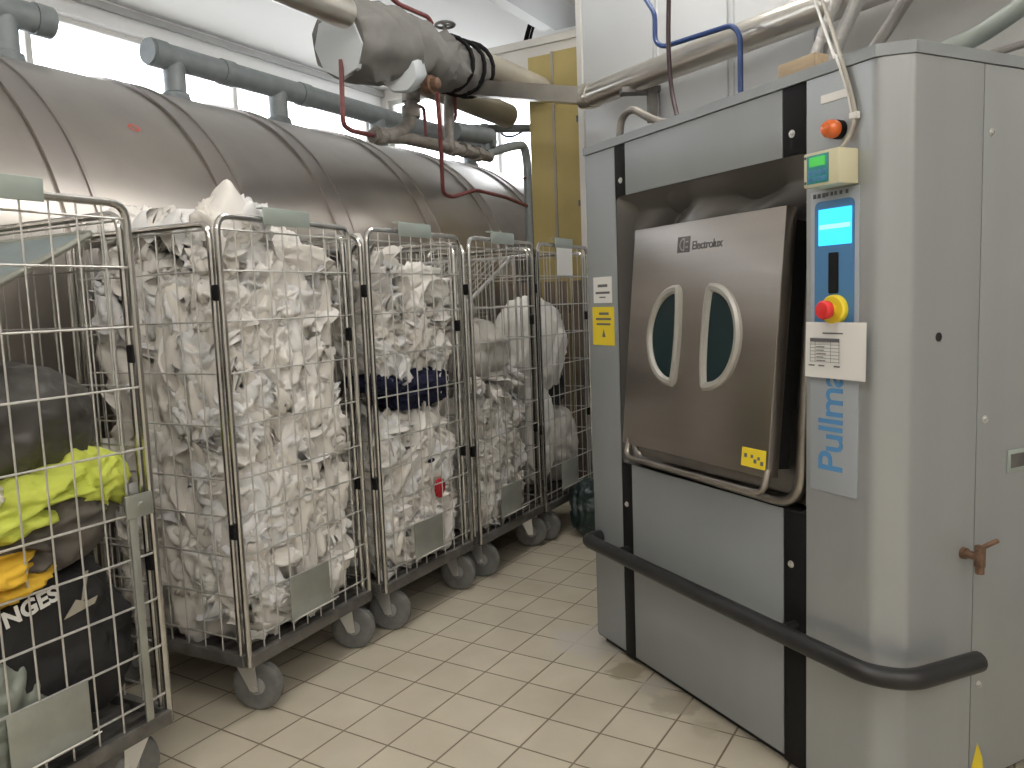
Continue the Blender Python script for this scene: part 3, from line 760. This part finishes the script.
# corroded line with valves, down to the floor behind the cages
cv = thing('condensate_line', 'corroded grey pipe line with valves in front of the tank, dropping at its right end', 'pipe')
pl = 3.16
MB().tube([at(372, 136, pl), at(405, 138, pl), at(490, 157, pl)], .040, 14).build('pipe_run', M['pipecor'], cv)
MB().tube([at(411, 88, pl), at(411, 122, pl), at(398, 135, pl), at(375, 136, pl)], .043, 14, .08).build('elbow', M['pipecor'], cv)
for u, v, l in ((411, 96, .035), (411, 112, .035)):
    MB().lathe([(-l, .060), (l, .060)], at(u, v, pl), (0, 0, 1), 12).build('union_nut', M['pipecor'], cv)
axp = (at(490, 157, pl) - at(405, 138, pl)).normalized()
for u, v in ((379, 136), (452, 148), (464, 150), (477, 154)):
    MB().lathe([(-.03, .055), (.03, .055)], at(u, v, pl), axp, 8).build('union_nut', M['pipecor'], cv)
mb = MB(); mb.tube([at(454, 131, pl), at(490, 137, pl)], .062, 14); mb.build('steam_trap', M['pipe'], cv)
mb = MB(); mb.tube([at(484, 124, pl), at(486, 150, pl)], .030, 10); mb.lathe([(-.03, .055), (.03, .055)], at(489, 142, pl), axp, 12); mb.build('trap_flange', M['pipe'], cv)
MB().tube([at(449, 96, pl), at(449, 146, pl)], .036, 12).build('riser', M['pipecor'], cv)
dn = at(528, 170, pl); MB().tube([at(486, 154, pl), at(512, 146, pl), at(524, 145, pl), at(527, 160, pl), Vector((dn.x, dn.y, .0))], .034, 14, .10).build('drop_pipe', M['pipe'], cv)
MB().tube([at(524, 178, pl), at(546, 179, pl)], .010, 8).build('tap_handle', M['rust'], cv)
tag(MB().tube([at(470, 129, 3.6), at(545, 128, 3.6)], .036, 12).build('grey_pipe', M['pipe']), 'straight grey pipe running from the steam trap behind the yellow column', 'pipe')
hose('blue_cable', 'thin slack blue cable in front of the window left of the yellow column', 'cable', [at(498, 125, 3.9), at(503, 136, 3.9), at(512, 137, 3.85), at(520, 133, 3.8), at(527, 129, 3.78)], .010, M['blue'], fillet=.06, n=6)

bs = thing('slatted_screen', 'brown slatted board screen standing behind the last cage', 'screen', row(5.55, 2.72, 0))
for k in range(9): slab_ = MB().box((0, 0, .80), (.018, .085, 1.6), .003).build('slat', M['brownwood'], bs, loc=(P * (-.46 + .115 * k) + Vector((0, 0, .01)))); slab_.rotation_euler = (0, 0, PI / 2 - AZ)
for z in (.35, 1.40): r_ = MB().box((.018, 0, z), (.018, 1.02, .07), .003).build('cross_rail', M['brownwood'], bs); r_.rotation_euler = (0, 0, PI / 2 - AZ)
# yellow column, ceiling duct, black cables
yc = thing('steel_column', 'tall ochre yellow steel column between the tank and the white wall', 'column', row(5.86, 2.9, 0))
def rb(mb, s0, s1, p0, p1, z0, z1):
    o = row(5.86, 2.9, 0); vs = [row(s, p, z) - o for z in (z0, z1) for s, p in ((s0, p0), (s1, p0), (s1, p1), (s0, p1))]
    return mb.add(vs, [(0, 1, 2, 3), (4, 5, 6, 7), (0, 1, 5, 4), (1, 2, 6, 5), (2, 3, 7, 6), (3, 0, 4, 7)])
rb(MB(), 5.86, 6.18, 2.917, 3.122, 0, 3.41).build('column_panel', M['yelwall'], yc, smooth=False)
rb(MB(), 5.86, 6.18, 2.665, 2.893, 0, 3.42).build('column_panel', M['yelwall'], yc, smooth=False)
rb(MB(), 5.848, 5.90, 2.895, 2.915, 0, 3.42).build('cover_strip', M['beige'], yc, smooth=False)
for z in (2.2, 2.85): rb(MB(), 5.835, 5.86, 2.67, 2.70, z, z + .045).build('hinge', M['zincdark'], yc, smooth=False)
hd = thing('ceiling_duct', 'grey rectangular duct hanging under the ceiling above the yellow column', 'duct')
def slab(mb, c, s, p, z): return mb.add([c + D * a + P * b + Vector((0, 0, e)) for e in (0, z) for a, b in ((-s, -p), (s, -p), (s, p), (-s, p))], [(0, 1, 2, 3), (4, 5, 6, 7), (0, 1, 5, 4), (1, 2, 6, 5), (2, 3, 7, 6), (3, 0, 4, 7)])
dc = row(6.1, 3.15, 3.93)
slab(MB(), dc, .75, .20, .30).build('duct_body', M['greytrim'], hd, smooth=False)
slab(MB(), dc + P * .28 + Vector((0, 0, .02)), .75, .07, .10).build('duct_edge', M['trim'], hd, smooth=False)
for sgn in (-.5, .5): MB().tube([dc + D * sgn + Vector((0, 0, .29)), dc + D * sgn + Vector((0, 0, .372))], .008, 6).build('hanger', M['zincdark'], hd)
blk = thing('cable_loom', 'black cables looping down beside the top of the yellow column', 'cable')
for k, du in enumerate((0, 3, -2)): MB().tube([at(533 + du, 18, 3.85), at(527 + du, 38, 3.85), at(524 + du, 68, 3.85)], .014, 7, .1).build('cable', M['black'], blk)
MB().tube([at(533, 27, 3.85), at(551, 29, 3.75), at(552, 22, 3.75)], .008, 6, .03).build('cable', M['black'], blk)

LAMPS = [(3.3, 1.5, 1.8, 'long twin tube light hanging above the aisle'), (5.8, 1.75, 1.1, 'long twin tube light past the washer'), (.4, 1.2, 1.8, 'long twin tube light hanging above the camera'),
         (-1.9, 1.2, 1.8, 'long twin tube light hanging behind the camera'), (.7, -2.0, 1.8, 'unseen twin tube light added right of the camera to brighten the washer side'),  # the right-hand tube is added out of view to brighten the washer's side
         (-2.0, -1.6, 1.8, 'long twin tube light in the right back corner'), (-.2, -3.3, 1.8, 'unseen twin tube light added by the near wall to light the washer side'), (-2.6, -.2, 1.8, 'long twin tube light by the back wall')]  # the near-wall tube is another unseen addition lighting the washer's side
# ceiling lamps (above and behind the camera)
def ceiling_lamp(c, ln, lab):
    o = thing('ceiling_light', lab, 'light', c, PI / 2 - AZ)
    MB().bb(-ln / 2, ln / 2, -.05, .05, .05, .11, .01).build('housing', M['trim'], o)
    mb = MB()
    for y in (-.075, .075): mb.tube([(-ln / 2 + .03, y, .02), (ln / 2 - .03, y, .02)], .019, 12)
    mb.build('tube_lamp', M['lamp'], o)
    mb = MB()
    for x in (-ln / 2 + .02, ln / 2 - .02): mb.bb(x - .012, x + .012, -.10, .10, -.002, .06)
    mb.build('lamp_holder', M['trim'], o)
    mb = MB()
    for x in (-ln * .3, ln * .3): mb.tube([(x, 0, .10), (x, 0, CEIL - c.z + .002)], .008, 6)
    mb.build('hanger', M['zincdark'], o)
for (s, p, ln, lab) in LAMPS: ceiling_lamp(row(s, p, 3.75), ln, lab)

# ================================================================== ROLL CAGES
CW, CD, CHT = .70, .78, 1.80
def make_cage():
    c = thing('roll_cage', 'x', 'roll cage')
    b = MB()
    for y in (.0, CD): b.bb(0, CW, y - .015, y + .015, .20, .245, .003)
    for x in (.0, CW): b.bb(x - .015, x + .015, .016, CD - .016, .20, .245, .003)
    b.build('base_frame', M['zincdark'], c)
    d = MB()
    d.bb(.016, CW - .016, .016, CD - .016, .206, .214)
    for k in range(7): d.bb(.016, CW - .016, .06 + k * .105, .085 + k * .105, .214, .232)
    d.build('base_deck', M['zincdark'], c, smooth=False)
    ZH = [.30, .455, .605, .75, .885, 1.075, 1.26, 1.44, 1.615, 1.755]
    def panel_(name, o, ax, length, n, both=True, top=CHT, zz=ZH):
        ax = Vector(ax); o = Vector(o)
        fr = MB().tube([o + Vector((0, 0, .205)), o + Vector((0, 0, top)), o + ax * length + Vector((0, 0, top)), o + ax * length + Vector((0, 0, .205))], .0118, 10, .055, seg=5)
        f = fr.build(name, M['post'], c)
        w = MB()
        for z in zz: w.tube([o + ax * .010 + Vector((0, 0, z)), o + ax * (length - .010) + Vector((0, 0, z))], .0036, 6)
        for k in range(1, n): w.tube([o + ax * (length * k / n) + Vector((0, 0, .245)), o + ax * (length * k / n) + Vector((0, 0, top + .0 if k not in (1, n - 1) else top - .002))], .0029, 6)
        w.build('wire_mesh', M['zinc'], f)
        return f
    fp_ = panel_('front_panel', (0, 0, 0), (1, 0, 0), CW, 9)
    panel_('back_panel', (0, CD, 0), (1, 0, 0), CW, 9, zz=ZH[1::2] + [1.37, 1.40])
    panel_('side_panel', (-.002, .035, 0), (0, 1, 0), CD - .07, 8, top=CHT - .025)
    panel_('side_panel', (CW + .002, .035, 0), (0, 1, 0), CD - .07, 8, top=CHT - .025)
    lp = MB(); lp.box((.325, -.016, CHT + .012), (.245, .006, .062), .002); lp.box((.325, .0, CHT + .042), (.245, .035, .005), .002); lp.build('label_holder', M['plate'], fp_)
    pk = MB(); pk.box((.332, -.006, .375), (.225, .004, .165), .001); pk.build('document_pocket', M['plate2'], fp_)
    MB().box((.332, -.028, .300), (.225, .004, .055), .001, Matrix.Rotation(1.0, 3, 'X')).build('pocket_lip', M['white'], fp_)  # white colour stands in for light reflected off the metal lip
    for (x, z) in ((0, 1.54), (0, .70), (CW, 1.36), (CW, .72)): MB().box((x, .018, z), (.034, .030, .055), .006).build('clamp', M['black'], c)
    for (x, y, a) in ((.07, .075, 0), (CW - .07, .075, 0), (.07, CD - .075, 1), (CW - .07, CD - .075, 1)):
        k = MB(); k.box((0, 0, .196), (.085, .085, .008), .001); k.lathe([(.172, .03), (.192, .03)], (0, 0, 0), (0, 0, 1), 14)
        for s in (-1, 1):
            k.add([Vector((-.035, s * .029, .176)), Vector((.035, s * .029, .176)), Vector((-.012, s * .029, .080)), Vector((-.042, s * .029, .080)),
                   Vector((-.035, s * .033, .176)), Vector((.035, s * .033, .176)), Vector((-.012, s * .033, .080)), Vector((-.042, s * .033, .080))],
                  [(0, 1, 2, 3), (4, 5, 6, 7), (0, 1, 5, 4), (1, 2, 6, 5), (2, 3, 7, 6), (3, 0, 4, 7)])
        k.lathe([(-.038, .010), (.038, .010)], (-.028, 0, .0885), (0, 1, 0), 10)
        ko = k.build('caster', M['chrome'], c, loc=(x, y, 0)); ko.rotation_euler = (0, 0, 0)
        wh = MB().lathe([(-.014, .03), (-.020, .036), (-.022, .062), (-.022, .082), (-.014, .094), (.014, .094), (.022, .082), (.022, .062), (.020, .036), (.014, .03)], (-.03, 0, .0945), (0, 1, 0), 28)
        wo = wh.build('wheel', M['tyre'], ko)
        MB().lathe([(-.024, .026), (-.020, .034), (.020, .034), (.024, .026)], (-.03, 0, .0945), (0, 1, 0), 20).build('hub', M['hub'], ko)
    return c
def set_casters(cage, angs):
    i = 0
    for ch in cage.children:
        if ch.name.split('.')[0] == 'caster': ch.rotation_euler = (0, 0, angs[i]); i += 1
CG = []
proto = make_cage()
SPEC = [((-1.114 - .70 * math.sin(math.radians(28)), 2.378 - .70 * math.cos(math.radians(28))), 28, 'roll cage at the left edge holding dark work clothes and yellow vests', (2.6, -.5, .3, 2.)),
        ((-.979, 2.736), 27.2, 'tall roll cage in front, second from left, heaped with white cloths', (1.9, 2.0, .4, 2.)),
        ((-.595, 3.42), 30.2, 'middle roll cage with white cloths above and below a navy garment', (2.0, 1.8, .3, 1.)),
        ((-.196, 4.084), 29.7, 'fourth roll cage from left, white cloths below and a grey bag on top', (1.9, 2.1, .3, 1.)),
        ((.176, 4.689), 30, 'last roll cage at the washer corner with big white bags', (1.8, 2.1, .3, 1.))]
for i, (xy, az, lab, ca) in enumerate(SPEC):
    c = proto if i == 0 else copy_tree(proto)
    c.location = (xy[0], xy[1], 0); c.rotation_euler = (0, 0, PI / 2 - math.radians(az))
    tag(c, lab, 'roll cage', 'roll cages in a row beside the tank'); set_casters(c, ca); CG.append(c)
gb = MB(); gb.bb(CW - .085, CW - .060, -.012, -.004, .215, .93, .001); gb.bb(CW - .095, CW - .004, -.016, -.008, .875, .945, .002)
gb.lathe([(0, .010), (.008, .008)], (CW - .045, -.016, .912), (0, -1, 0), 10)
gb.build('gate_bar', M['plate2'], CG[0])
def cw(i, x, y, z):
    (xy, az) = SPEC[i][:2]; a = PI / 2 - math.radians(az)
    return Vector((xy[0] + x * math.cos(a) - y * math.sin(a), xy[1] + x * math.sin(a) + y * math.cos(a), z))
def crot(i): return PI / 2 - math.radians(SPEC[i][1])
# paper card on the last cage
o = MB().box((0, 0, 0), (.215, .002, .165)).build('paper_card', M['paper'], loc=cw(4, .32, -.020, 1.70), smooth=False); o.rotation_euler = (0, 0, crot(4))
tag(o, 'blank white card hanging on the front of the last roll cage', 'card')
# folding shelves tipped up inside two cages
def shelf(i, lab, x0, z0, x1, z1, y0, y1, wire=False):
    o = thing('cage_shelf', lab, 'shelf', cw(i, 0, 0, 0), crot(i))
    n = Vector((x1 - x0, 0, z1 - z0)); 
    MB().tube([(x0, y0, z0), (x1, y0, z1), (x1, y1, z1), (x0, y1, z0)], .011, 8, .03, closed=True).build('shelf_rim', M['chrome'] if wire else M['plate2'], o)
    mb = MB()
    if wire:
        for k in range(1, 14): y = y0 + (y1 - y0) * k / 14; mb.tube([(x0, y, z0), (x1, y, z1)], .003, 6)
        mb.build('shelf_wires', M['zinc'], o)
    else:
        nn = Vector((-n.z, 0, n.x)).normalized() * .004
        vs = [Vector((x, y, z)) + nn * s for s in (-1, 1) for x, z, y in ((x0, z0, y0), (x1, z1, y0), (x1, z1, y1), (x0, z0, y1))]
        mb.add(vs, [(0, 1, 2, 3), (4, 5, 6, 7), (0, 1, 5, 4), (1, 2, 6, 5), (2, 3, 7, 6), (3, 0, 4, 7)]); mb.build('shelf_sheet', M['shelf'], o, smooth=False)
    return o
shelf(0, 'blue grey sheet shelf tipped up inside the leftmost cage', .12, 1.44, .66, 1.72, .10, .74)
shelf(3, 'pale wire shelf folded up at a slant inside the fourth cage', .06, 1.46, .56, 1.72, .07, .70, True)

# ================================================================== LAUNDRY
VAR = [crumple_mesh('crumpled_cloth', 100 + k, folds=3 + k % 2, box=((.22, .16, .11), (.20, .17, .10), (.25, .13, .10), (.19, .16, .12))[k % 4]) for k in range(7)]
VAR += [lump_mesh('wadded_cloth', 140 + k * 3, ((.23, .16, .12), (.20, .18, .11), (.26, .13, .12))[k % 3], 5, .55, 2.2 + .3 * (k % 3), 2.3, (1.0, 1.3, .45), .05) for k in range(9)]
BY = {}
for key in ('cloth', 'cloth2', 'cloth3'):
    BY[key] = []
    for me in VAR:
        m2 = me.copy(); m2.materials.append(M[key]); BY[key].append(m2)
EXT = [[v.co.copy() for v in me.vertices][::3] for me in VAR]
LAB = {1: ('crumpled white cloth in the tall heap filling the second cage from left', 'white cloths heaped in the second cage'),
       2: ('crumpled white cloth in the heap inside the middle cage', 'white cloths heaped in the middle cage'),
       3: ('crumpled white cloth in the lower heap inside the fourth cage', 'white cloths heaped in the fourth cage')}
def put_cloth(i, x, y, z, sc=1., rot=None, zmin=.25, free_top=False, key=None):
    k = rnd.randrange(len(VAR)); key = key or rnd.choices(('cloth', 'cloth2', 'cloth3'), (5, 2, 3))[0]
    R = rot or Euler((rnd.uniform(0, 6.3), rnd.uniform(0, 6.3), rnd.uniform(0, 6.3)))
    Mx = R.to_matrix() * sc
    pts = [Mx @ p for p in EXT[k]]
    lo = [min(p[a] for p in pts) for a in range(3)]; hi = [max(p[a] for p in pts) for a in range(3)]
    x = max(.010 - lo[0], min(CW - .010 - hi[0], x)); y = max(.013 - lo[1], min(CD - .010 - hi[1], y)); z = max(zmin - lo[2], z)
    o = bpy.data.objects.new('cloth', BY[key][k]); COL.objects.link(o)
    a = crot(i); Rz = Matrix.Rotation(a, 3, 'Z')
    o.matrix_world = Matrix.Translation(cw(i, x, y, z)) @ (Rz @ R.to_matrix()).to_4x4() @ Matrix.Scale(sc, 4)
    tag(o, LAB[i][0], 'cloth', LAB[i][1]); return o
def core(i, lab, x0, x1, y0, y1, z0, z1, seed):
    me = lump_mesh('cloth_heap', seed, (x1 - x0, y1 - y0, z1 - z0), 6, .20, 5, 9, fine=.06)
    o = finish('cloth_heap', me, M['cloth2'], None, cw(i, (x0 + x1) / 2, (y0 + y1) / 2, (z0 + z1) / 2), ang=None); o.rotation_euler = (0, 0, crot(i))
    return tag(o, lab, 'laundry', kind='stuff')
# second cage
core(1, 'compressed mass of white laundry inside the second cage from left', .055, .64, .065, .72, .25, 1.60, 3)
def topz(x): return 1.80 if x < .28 else (1.80 - (x - .28) * 1.5 if x < .42 else 1.59 + min(.13, (x - .42) * 1.2))
n = 0
z = .30
while z < 1.80:
    for x in (.05, .16, .27, .38, .49, .60):
        xx = x + rnd.uniform(-.04, .04)
        if z < topz(xx) - .02: put_cloth(1, xx, .05, z + rnd.uniform(-.05, .05), rnd.uniform(.95, 1.25))
    for y in (.18, .33, .48, .64):
        put_cloth(1, .05, y + rnd.uniform(-.05, .05), z + rnd.uniform(-.05, .05), rnd.uniform(1.15, 1.5), zmin=.30 + .1 * y)
    z += .103
for x, y, zz, s in ((.10, .12, 1.72, 1.1), (.10, .30, 1.73, 1.2), (.10, .48, 1.73, 1.2), (.12, .64, 1.72, 1.2), (.25, .25, 1.73, 1.2), (.30, .5, 1.70, 1.3), (.50, .25, 1.62, 1.3), (.55, .12, 1.66, 1.2), (.60, .3, 1.66, 1.3), (.45, .5, 1.58, 1.3), (.6, .6, 1.58, 1.3)):
    put_cloth(1, x, y, zz, s)
# middle cage
core(2, 'compressed mass of white laundry inside the middle cage', .055, .64, .065, .70, .25, .95, 5)
core(2, 'upper mass of white laundry inside the middle cage', .055, .62, .075, .68, 1.16, 1.62, 6)
z = .30
while z < 1.02:
    for x in (.06, .18, .30, .42, .54, .63):
        if not (z > .86 and x > .5): put_cloth(2, x + rnd.uniform(-.04, .04), .05, z + rnd.uniform(-.05, .05), rnd.uniform(.95, 1.25))
    put_cloth(2, .05, .25, z, 1.1); put_cloth(2, .62, .22, z, 1.1)
    z += .105
z = 1.22
while z < 1.74:
    for x in (.06, .17, .28, .39, .50, .60):
        if z < 1.75 - .35 * x: put_cloth(2, x + rnd.uniform(-.04, .04), .05 + rnd.uniform(0, .02), z + rnd.uniform(-.04, .04), rnd.uniform(1.0, 1.3))
    put_cloth(2, .05, .25, z, 1.2)
    z += .11
for x, y, zz in ((.15, .2, 1.70), (.32, .22, 1.66), (.5, .25, 1.58), (.25, .45, 1.7), (.6, .15, 1.16)): put_cloth(2, x, y, zz, 1.3)
# fourth cage
core(3, 'compressed mass of white laundry at the bottom of the fourth cage', .055, .48, .065, .64, .25, .96, 9)
z = .30
while z < 1.08:
    for x in (.06, .17, .28, .39, .47):
        if x < .42 or z < .95: put_cloth(3, x + rnd.uniform(-.04, .04), .05, z + rnd.uniform(-.05, .05), rnd.uniform(.9, 1.2))
    put_cloth(3, .52, .15, z, 1.0)
    z += .105

def lump(name, i, lab, cat, c, dims, m, seed, amp=.14, freq=3, power=2.5, rot=(0, 0, 0), dirn=(1, 1, 1), sub=5, fine=.05, **k):
    me = lump_mesh(name, seed, dims, sub, amp, freq, power, dirn, fine, **k)
    o = finish(name, me, m, None, cw(i, *c), ang=None)
    o.rotation_euler = (Matrix.Rotation(crot(i), 3, 'Z') @ Euler(rot).to_matrix()).to_euler()
    return tag(o, lab, cat)
# draped cloth with a peak over the top rail of the second cage
def drape(name, i, lab, cat, m, pts_z, x0, x1, y0, y1, seed, amp=.03, n=34):
    vs = []; fs = []
    for j in range(n):
        for k in range(n):
            u = k / (n - 1); v = j / (n - 1); x = x0 + (x1 - x0) * u; y = y0 + (y1 - y0) * v
            p = Vector((x, y, pts_z(u, v))); p += fold_noise(p, seed, amp, 7) + fold_noise(p, seed + 4, amp * .4, 18)
            vs.append(p)
    for j in range(n - 1):
        for k in range(n - 1): a = j * n + k; fs.append((a, a + 1, a + n + 1, a + n))
    me = bpy.data.meshes.new(name); me.from_pydata(vs, [], fs)
    o = finish(name, me, m, None, cw(i, 0, 0, 0), ang=None); o.rotation_euler = (0, 0, crot(i)); return tag(o, lab, cat)
def edge(u, v): return max(0, abs(2 * u - 1) - .72) + max(0, abs(2 * v - 1) - .72)
drape('white_cloth', 1, 'white cloth sticking up in a peak above the top rail of the second cage', 'cloth', M['cloth'],
      lambda u, v: 1.80 + .15 * math.exp(-((u - .46) / .20) ** 2 - ((v - .30) / .30) ** 2) - .28 * edge(u, v), .03, .31, .02, .30, 21, .014)
drape('white_cloth', 1, 'white cloth bulging over the left side rail of the second cage', 'cloth', M['cloth3'],
      lambda u, v: 1.835 + .02 * math.sin(v * 11) - .28 * edge(u, v), .01, .30, .20, .52, 23, .016)
drape('white_cloth', 1, 'white cloth bulging over the back left corner of the second cage', 'cloth', M['cloth'],
      lambda u, v: 1.83 + .015 * math.sin(v * 9 + 1) - .28 * edge(u, v), .01, .30, .46, .77, 25, .016)
# navy garments, red and blue bits in the middle cage
lump('navy_garment', 2, 'navy garment squeezed between the two white heaps in the middle cage', 'garment', (.44, .15, 1.075), (.46, .26, .20), M['navy'], 31, .2, 4)
lump('navy_garment', 2, 'strip of navy cloth at the left of the dark gap in the middle cage', 'garment', (.16, .12, 1.12), (.30, .20, .09), M['navy'], 32, .2, 4, rot=(0, .15, 0))
lump('red_cloth', 2, 'small red cloth pressed against the front wires of the middle cage', 'cloth', (.47, .016, .575), (.075, .016, .085), M['red'], 33, .3, 4, sub=4)
lump('blue_tag', 2, 'small blue tag on the white cloths in the middle cage', 'tag', (.40, .010, .725), (.055, .008, .02), M['navy'], 34, .05, 3, sub=3)
# bags in the fourth and last cage
lump('laundry_bag', 3, 'large pale grey laundry bag lying on the heap in the fourth cage', 'bag', (.34, .32, 1.20), (.62, .50, .40), M['bagcloth'], 41, .10, 2.4, 2.3, rot=(0, .12, 0))
lump('laundry_bag', 3, 'tied white corner of a bag on top of the fourth cage load', 'bag', (.22, .30, 1.40), (.34, .3, .22), M['bagcloth'], 42, .12, 2.4, 2.0, rot=(0, -.4, 0))
lump('laundry_bag', 4, 'bulging white laundry bag hanging in the upper half of the last cage', 'bag', (.26, .22, 1.17), (.48, .40, .62), M['baglight'], 43, .14, 3, 2.4, dirn=(1.6, 1, .5), rot=(0, .35, 0))
lump('laundry_bag', 4, 'white laundry bag leaning at the left of the last cage floor', 'bag', (.14, .16, .66), (.25, .28, .62), M['baglight'], 44, .12, 3, 2.4)
lump('laundry_bag', 4, 'grey white laundry bag at the right bottom of the last cage', 'bag', (.47, .22, .54), (.40, .36, .50), M['bagcloth'], 45, .12, 3, 2.4)
lump('black_garment', 4, 'black garment stuffed between the white bags of the last cage', 'garment', (.40, .26, .90), (.40, .34, .28), M['blackcloth'], 46, .16, 3, 2.4)
# clothes in the leftmost cage
lump('dark_bag', 0, 'dark grey bag on top of the clothes in the leftmost cage', 'bag', (.41, .34, 1.17), (.56, .50, .36), M['baggrey'], 51, .10, 2.2, 2.5, dirn=(1.3, 1, .7))
lump('hivis_vest', 0, 'lime yellow mesh vest spread under the dark bag', 'vest', (.41, .28, .965), (.58, .50, .17), M['hivis'], 52, .2, 3.4, 2.6, rot=(0, -.12, 0))
lump('hivis_vest', 0, 'lime yellow vest end hanging at the right of the leftmost cage', 'vest', (.59, .16, .99), (.20, .26, .19), M['hivis'], 53, .2, 3, 2.6)
lump('cream_cloth', 0, 'cream cloth corner beside the dark bag at the left edge', 'cloth', (.20, .10, 1.045), (.22, .14, .08), M['cloth2'], 54, .3, 3, 2.5, rot=(.2, .3, 0))
lump('work_jacket', 0, 'grey brown work jacket folded below the lime vest', 'jacket', (.42, .26, .865), (.52, .46, .24), M['garment'], 55, .2, 3, 2.6, rot=(0, -.25, 0))
lump('hivis_trousers', 0, 'amber yellow garment below the grey brown jacket', 'garment', (.23, .20, .785), (.42, .40, .15), M['orangeyel'], 56, .2, 3, 2.6, rot=(0, -.1, 0))
bj = lump('black_jacket', 0, 'black work jacket with white letters on its back', 'jacket', (.42, .27, .54), (.52, .48, .52), M['blackcloth'], 57, .10, 2.2, 3.2)
lump('plastic_bag', 0, 'shiny grey green plastic bag at the bottom left of the leftmost cage', 'bag', (.24, .11, .42), (.26, .20, .34), M['greybag'], 58, .2, 3, 2.4)
lettering('jacket_lettering', 'NGES', .062, M['paper'], bj, (-.165, -.249, .135), (PI / 2, -.20, 0), bold=.0022)
mb = MB(); y_ = -.249
mb.add([(-.01, y_, .10), (.085, y_, .115), (.095, y_ - .001, .135), (.06, y_, .13), (.03, y_, .145)], [(0, 1, 2, 3, 4)])
mb.add([(.045, y_, .135), (.055, y_, .135), (.078, y_ + .004, .215), (.068, y_ + .004, .215)], [(0, 1, 2, 3)])
mb.build('reflective_trim', M['beige'], bj, smooth=False)
lump('bin_bag', 4, 'dark teal bin bag on the floor beyond the washer corner', 'bag', (.30, -.15, .17), (.24, .22, .34), M['binbag'], 61, .14, 3, 2.4)

# ------------------------------------------------------------------ light and view
w = bpy.data.worlds.new('sky'); S.world = w; w.use_nodes = True
w.node_tree.nodes['Background'].inputs[0].default_value = (.92, .96, 1.0, 1)
w.node_tree.nodes['Background'].inputs[1].default_value = 5.0
S.view_settings.view_transform = 'Standard'; S.view_settings.look = 'None'; S.view_settings.gamma = 1
S.view_settings.use_curve_mapping = False; S.view_settings.exposure = 0.18
S.cycles.use_denoising = True
S.cycles.max_bounces = 6; S.cycles.diffuse_bounces = 4; S.cycles.glossy_bounces = 4; S.cycles.sample_clamp_indirect = 6
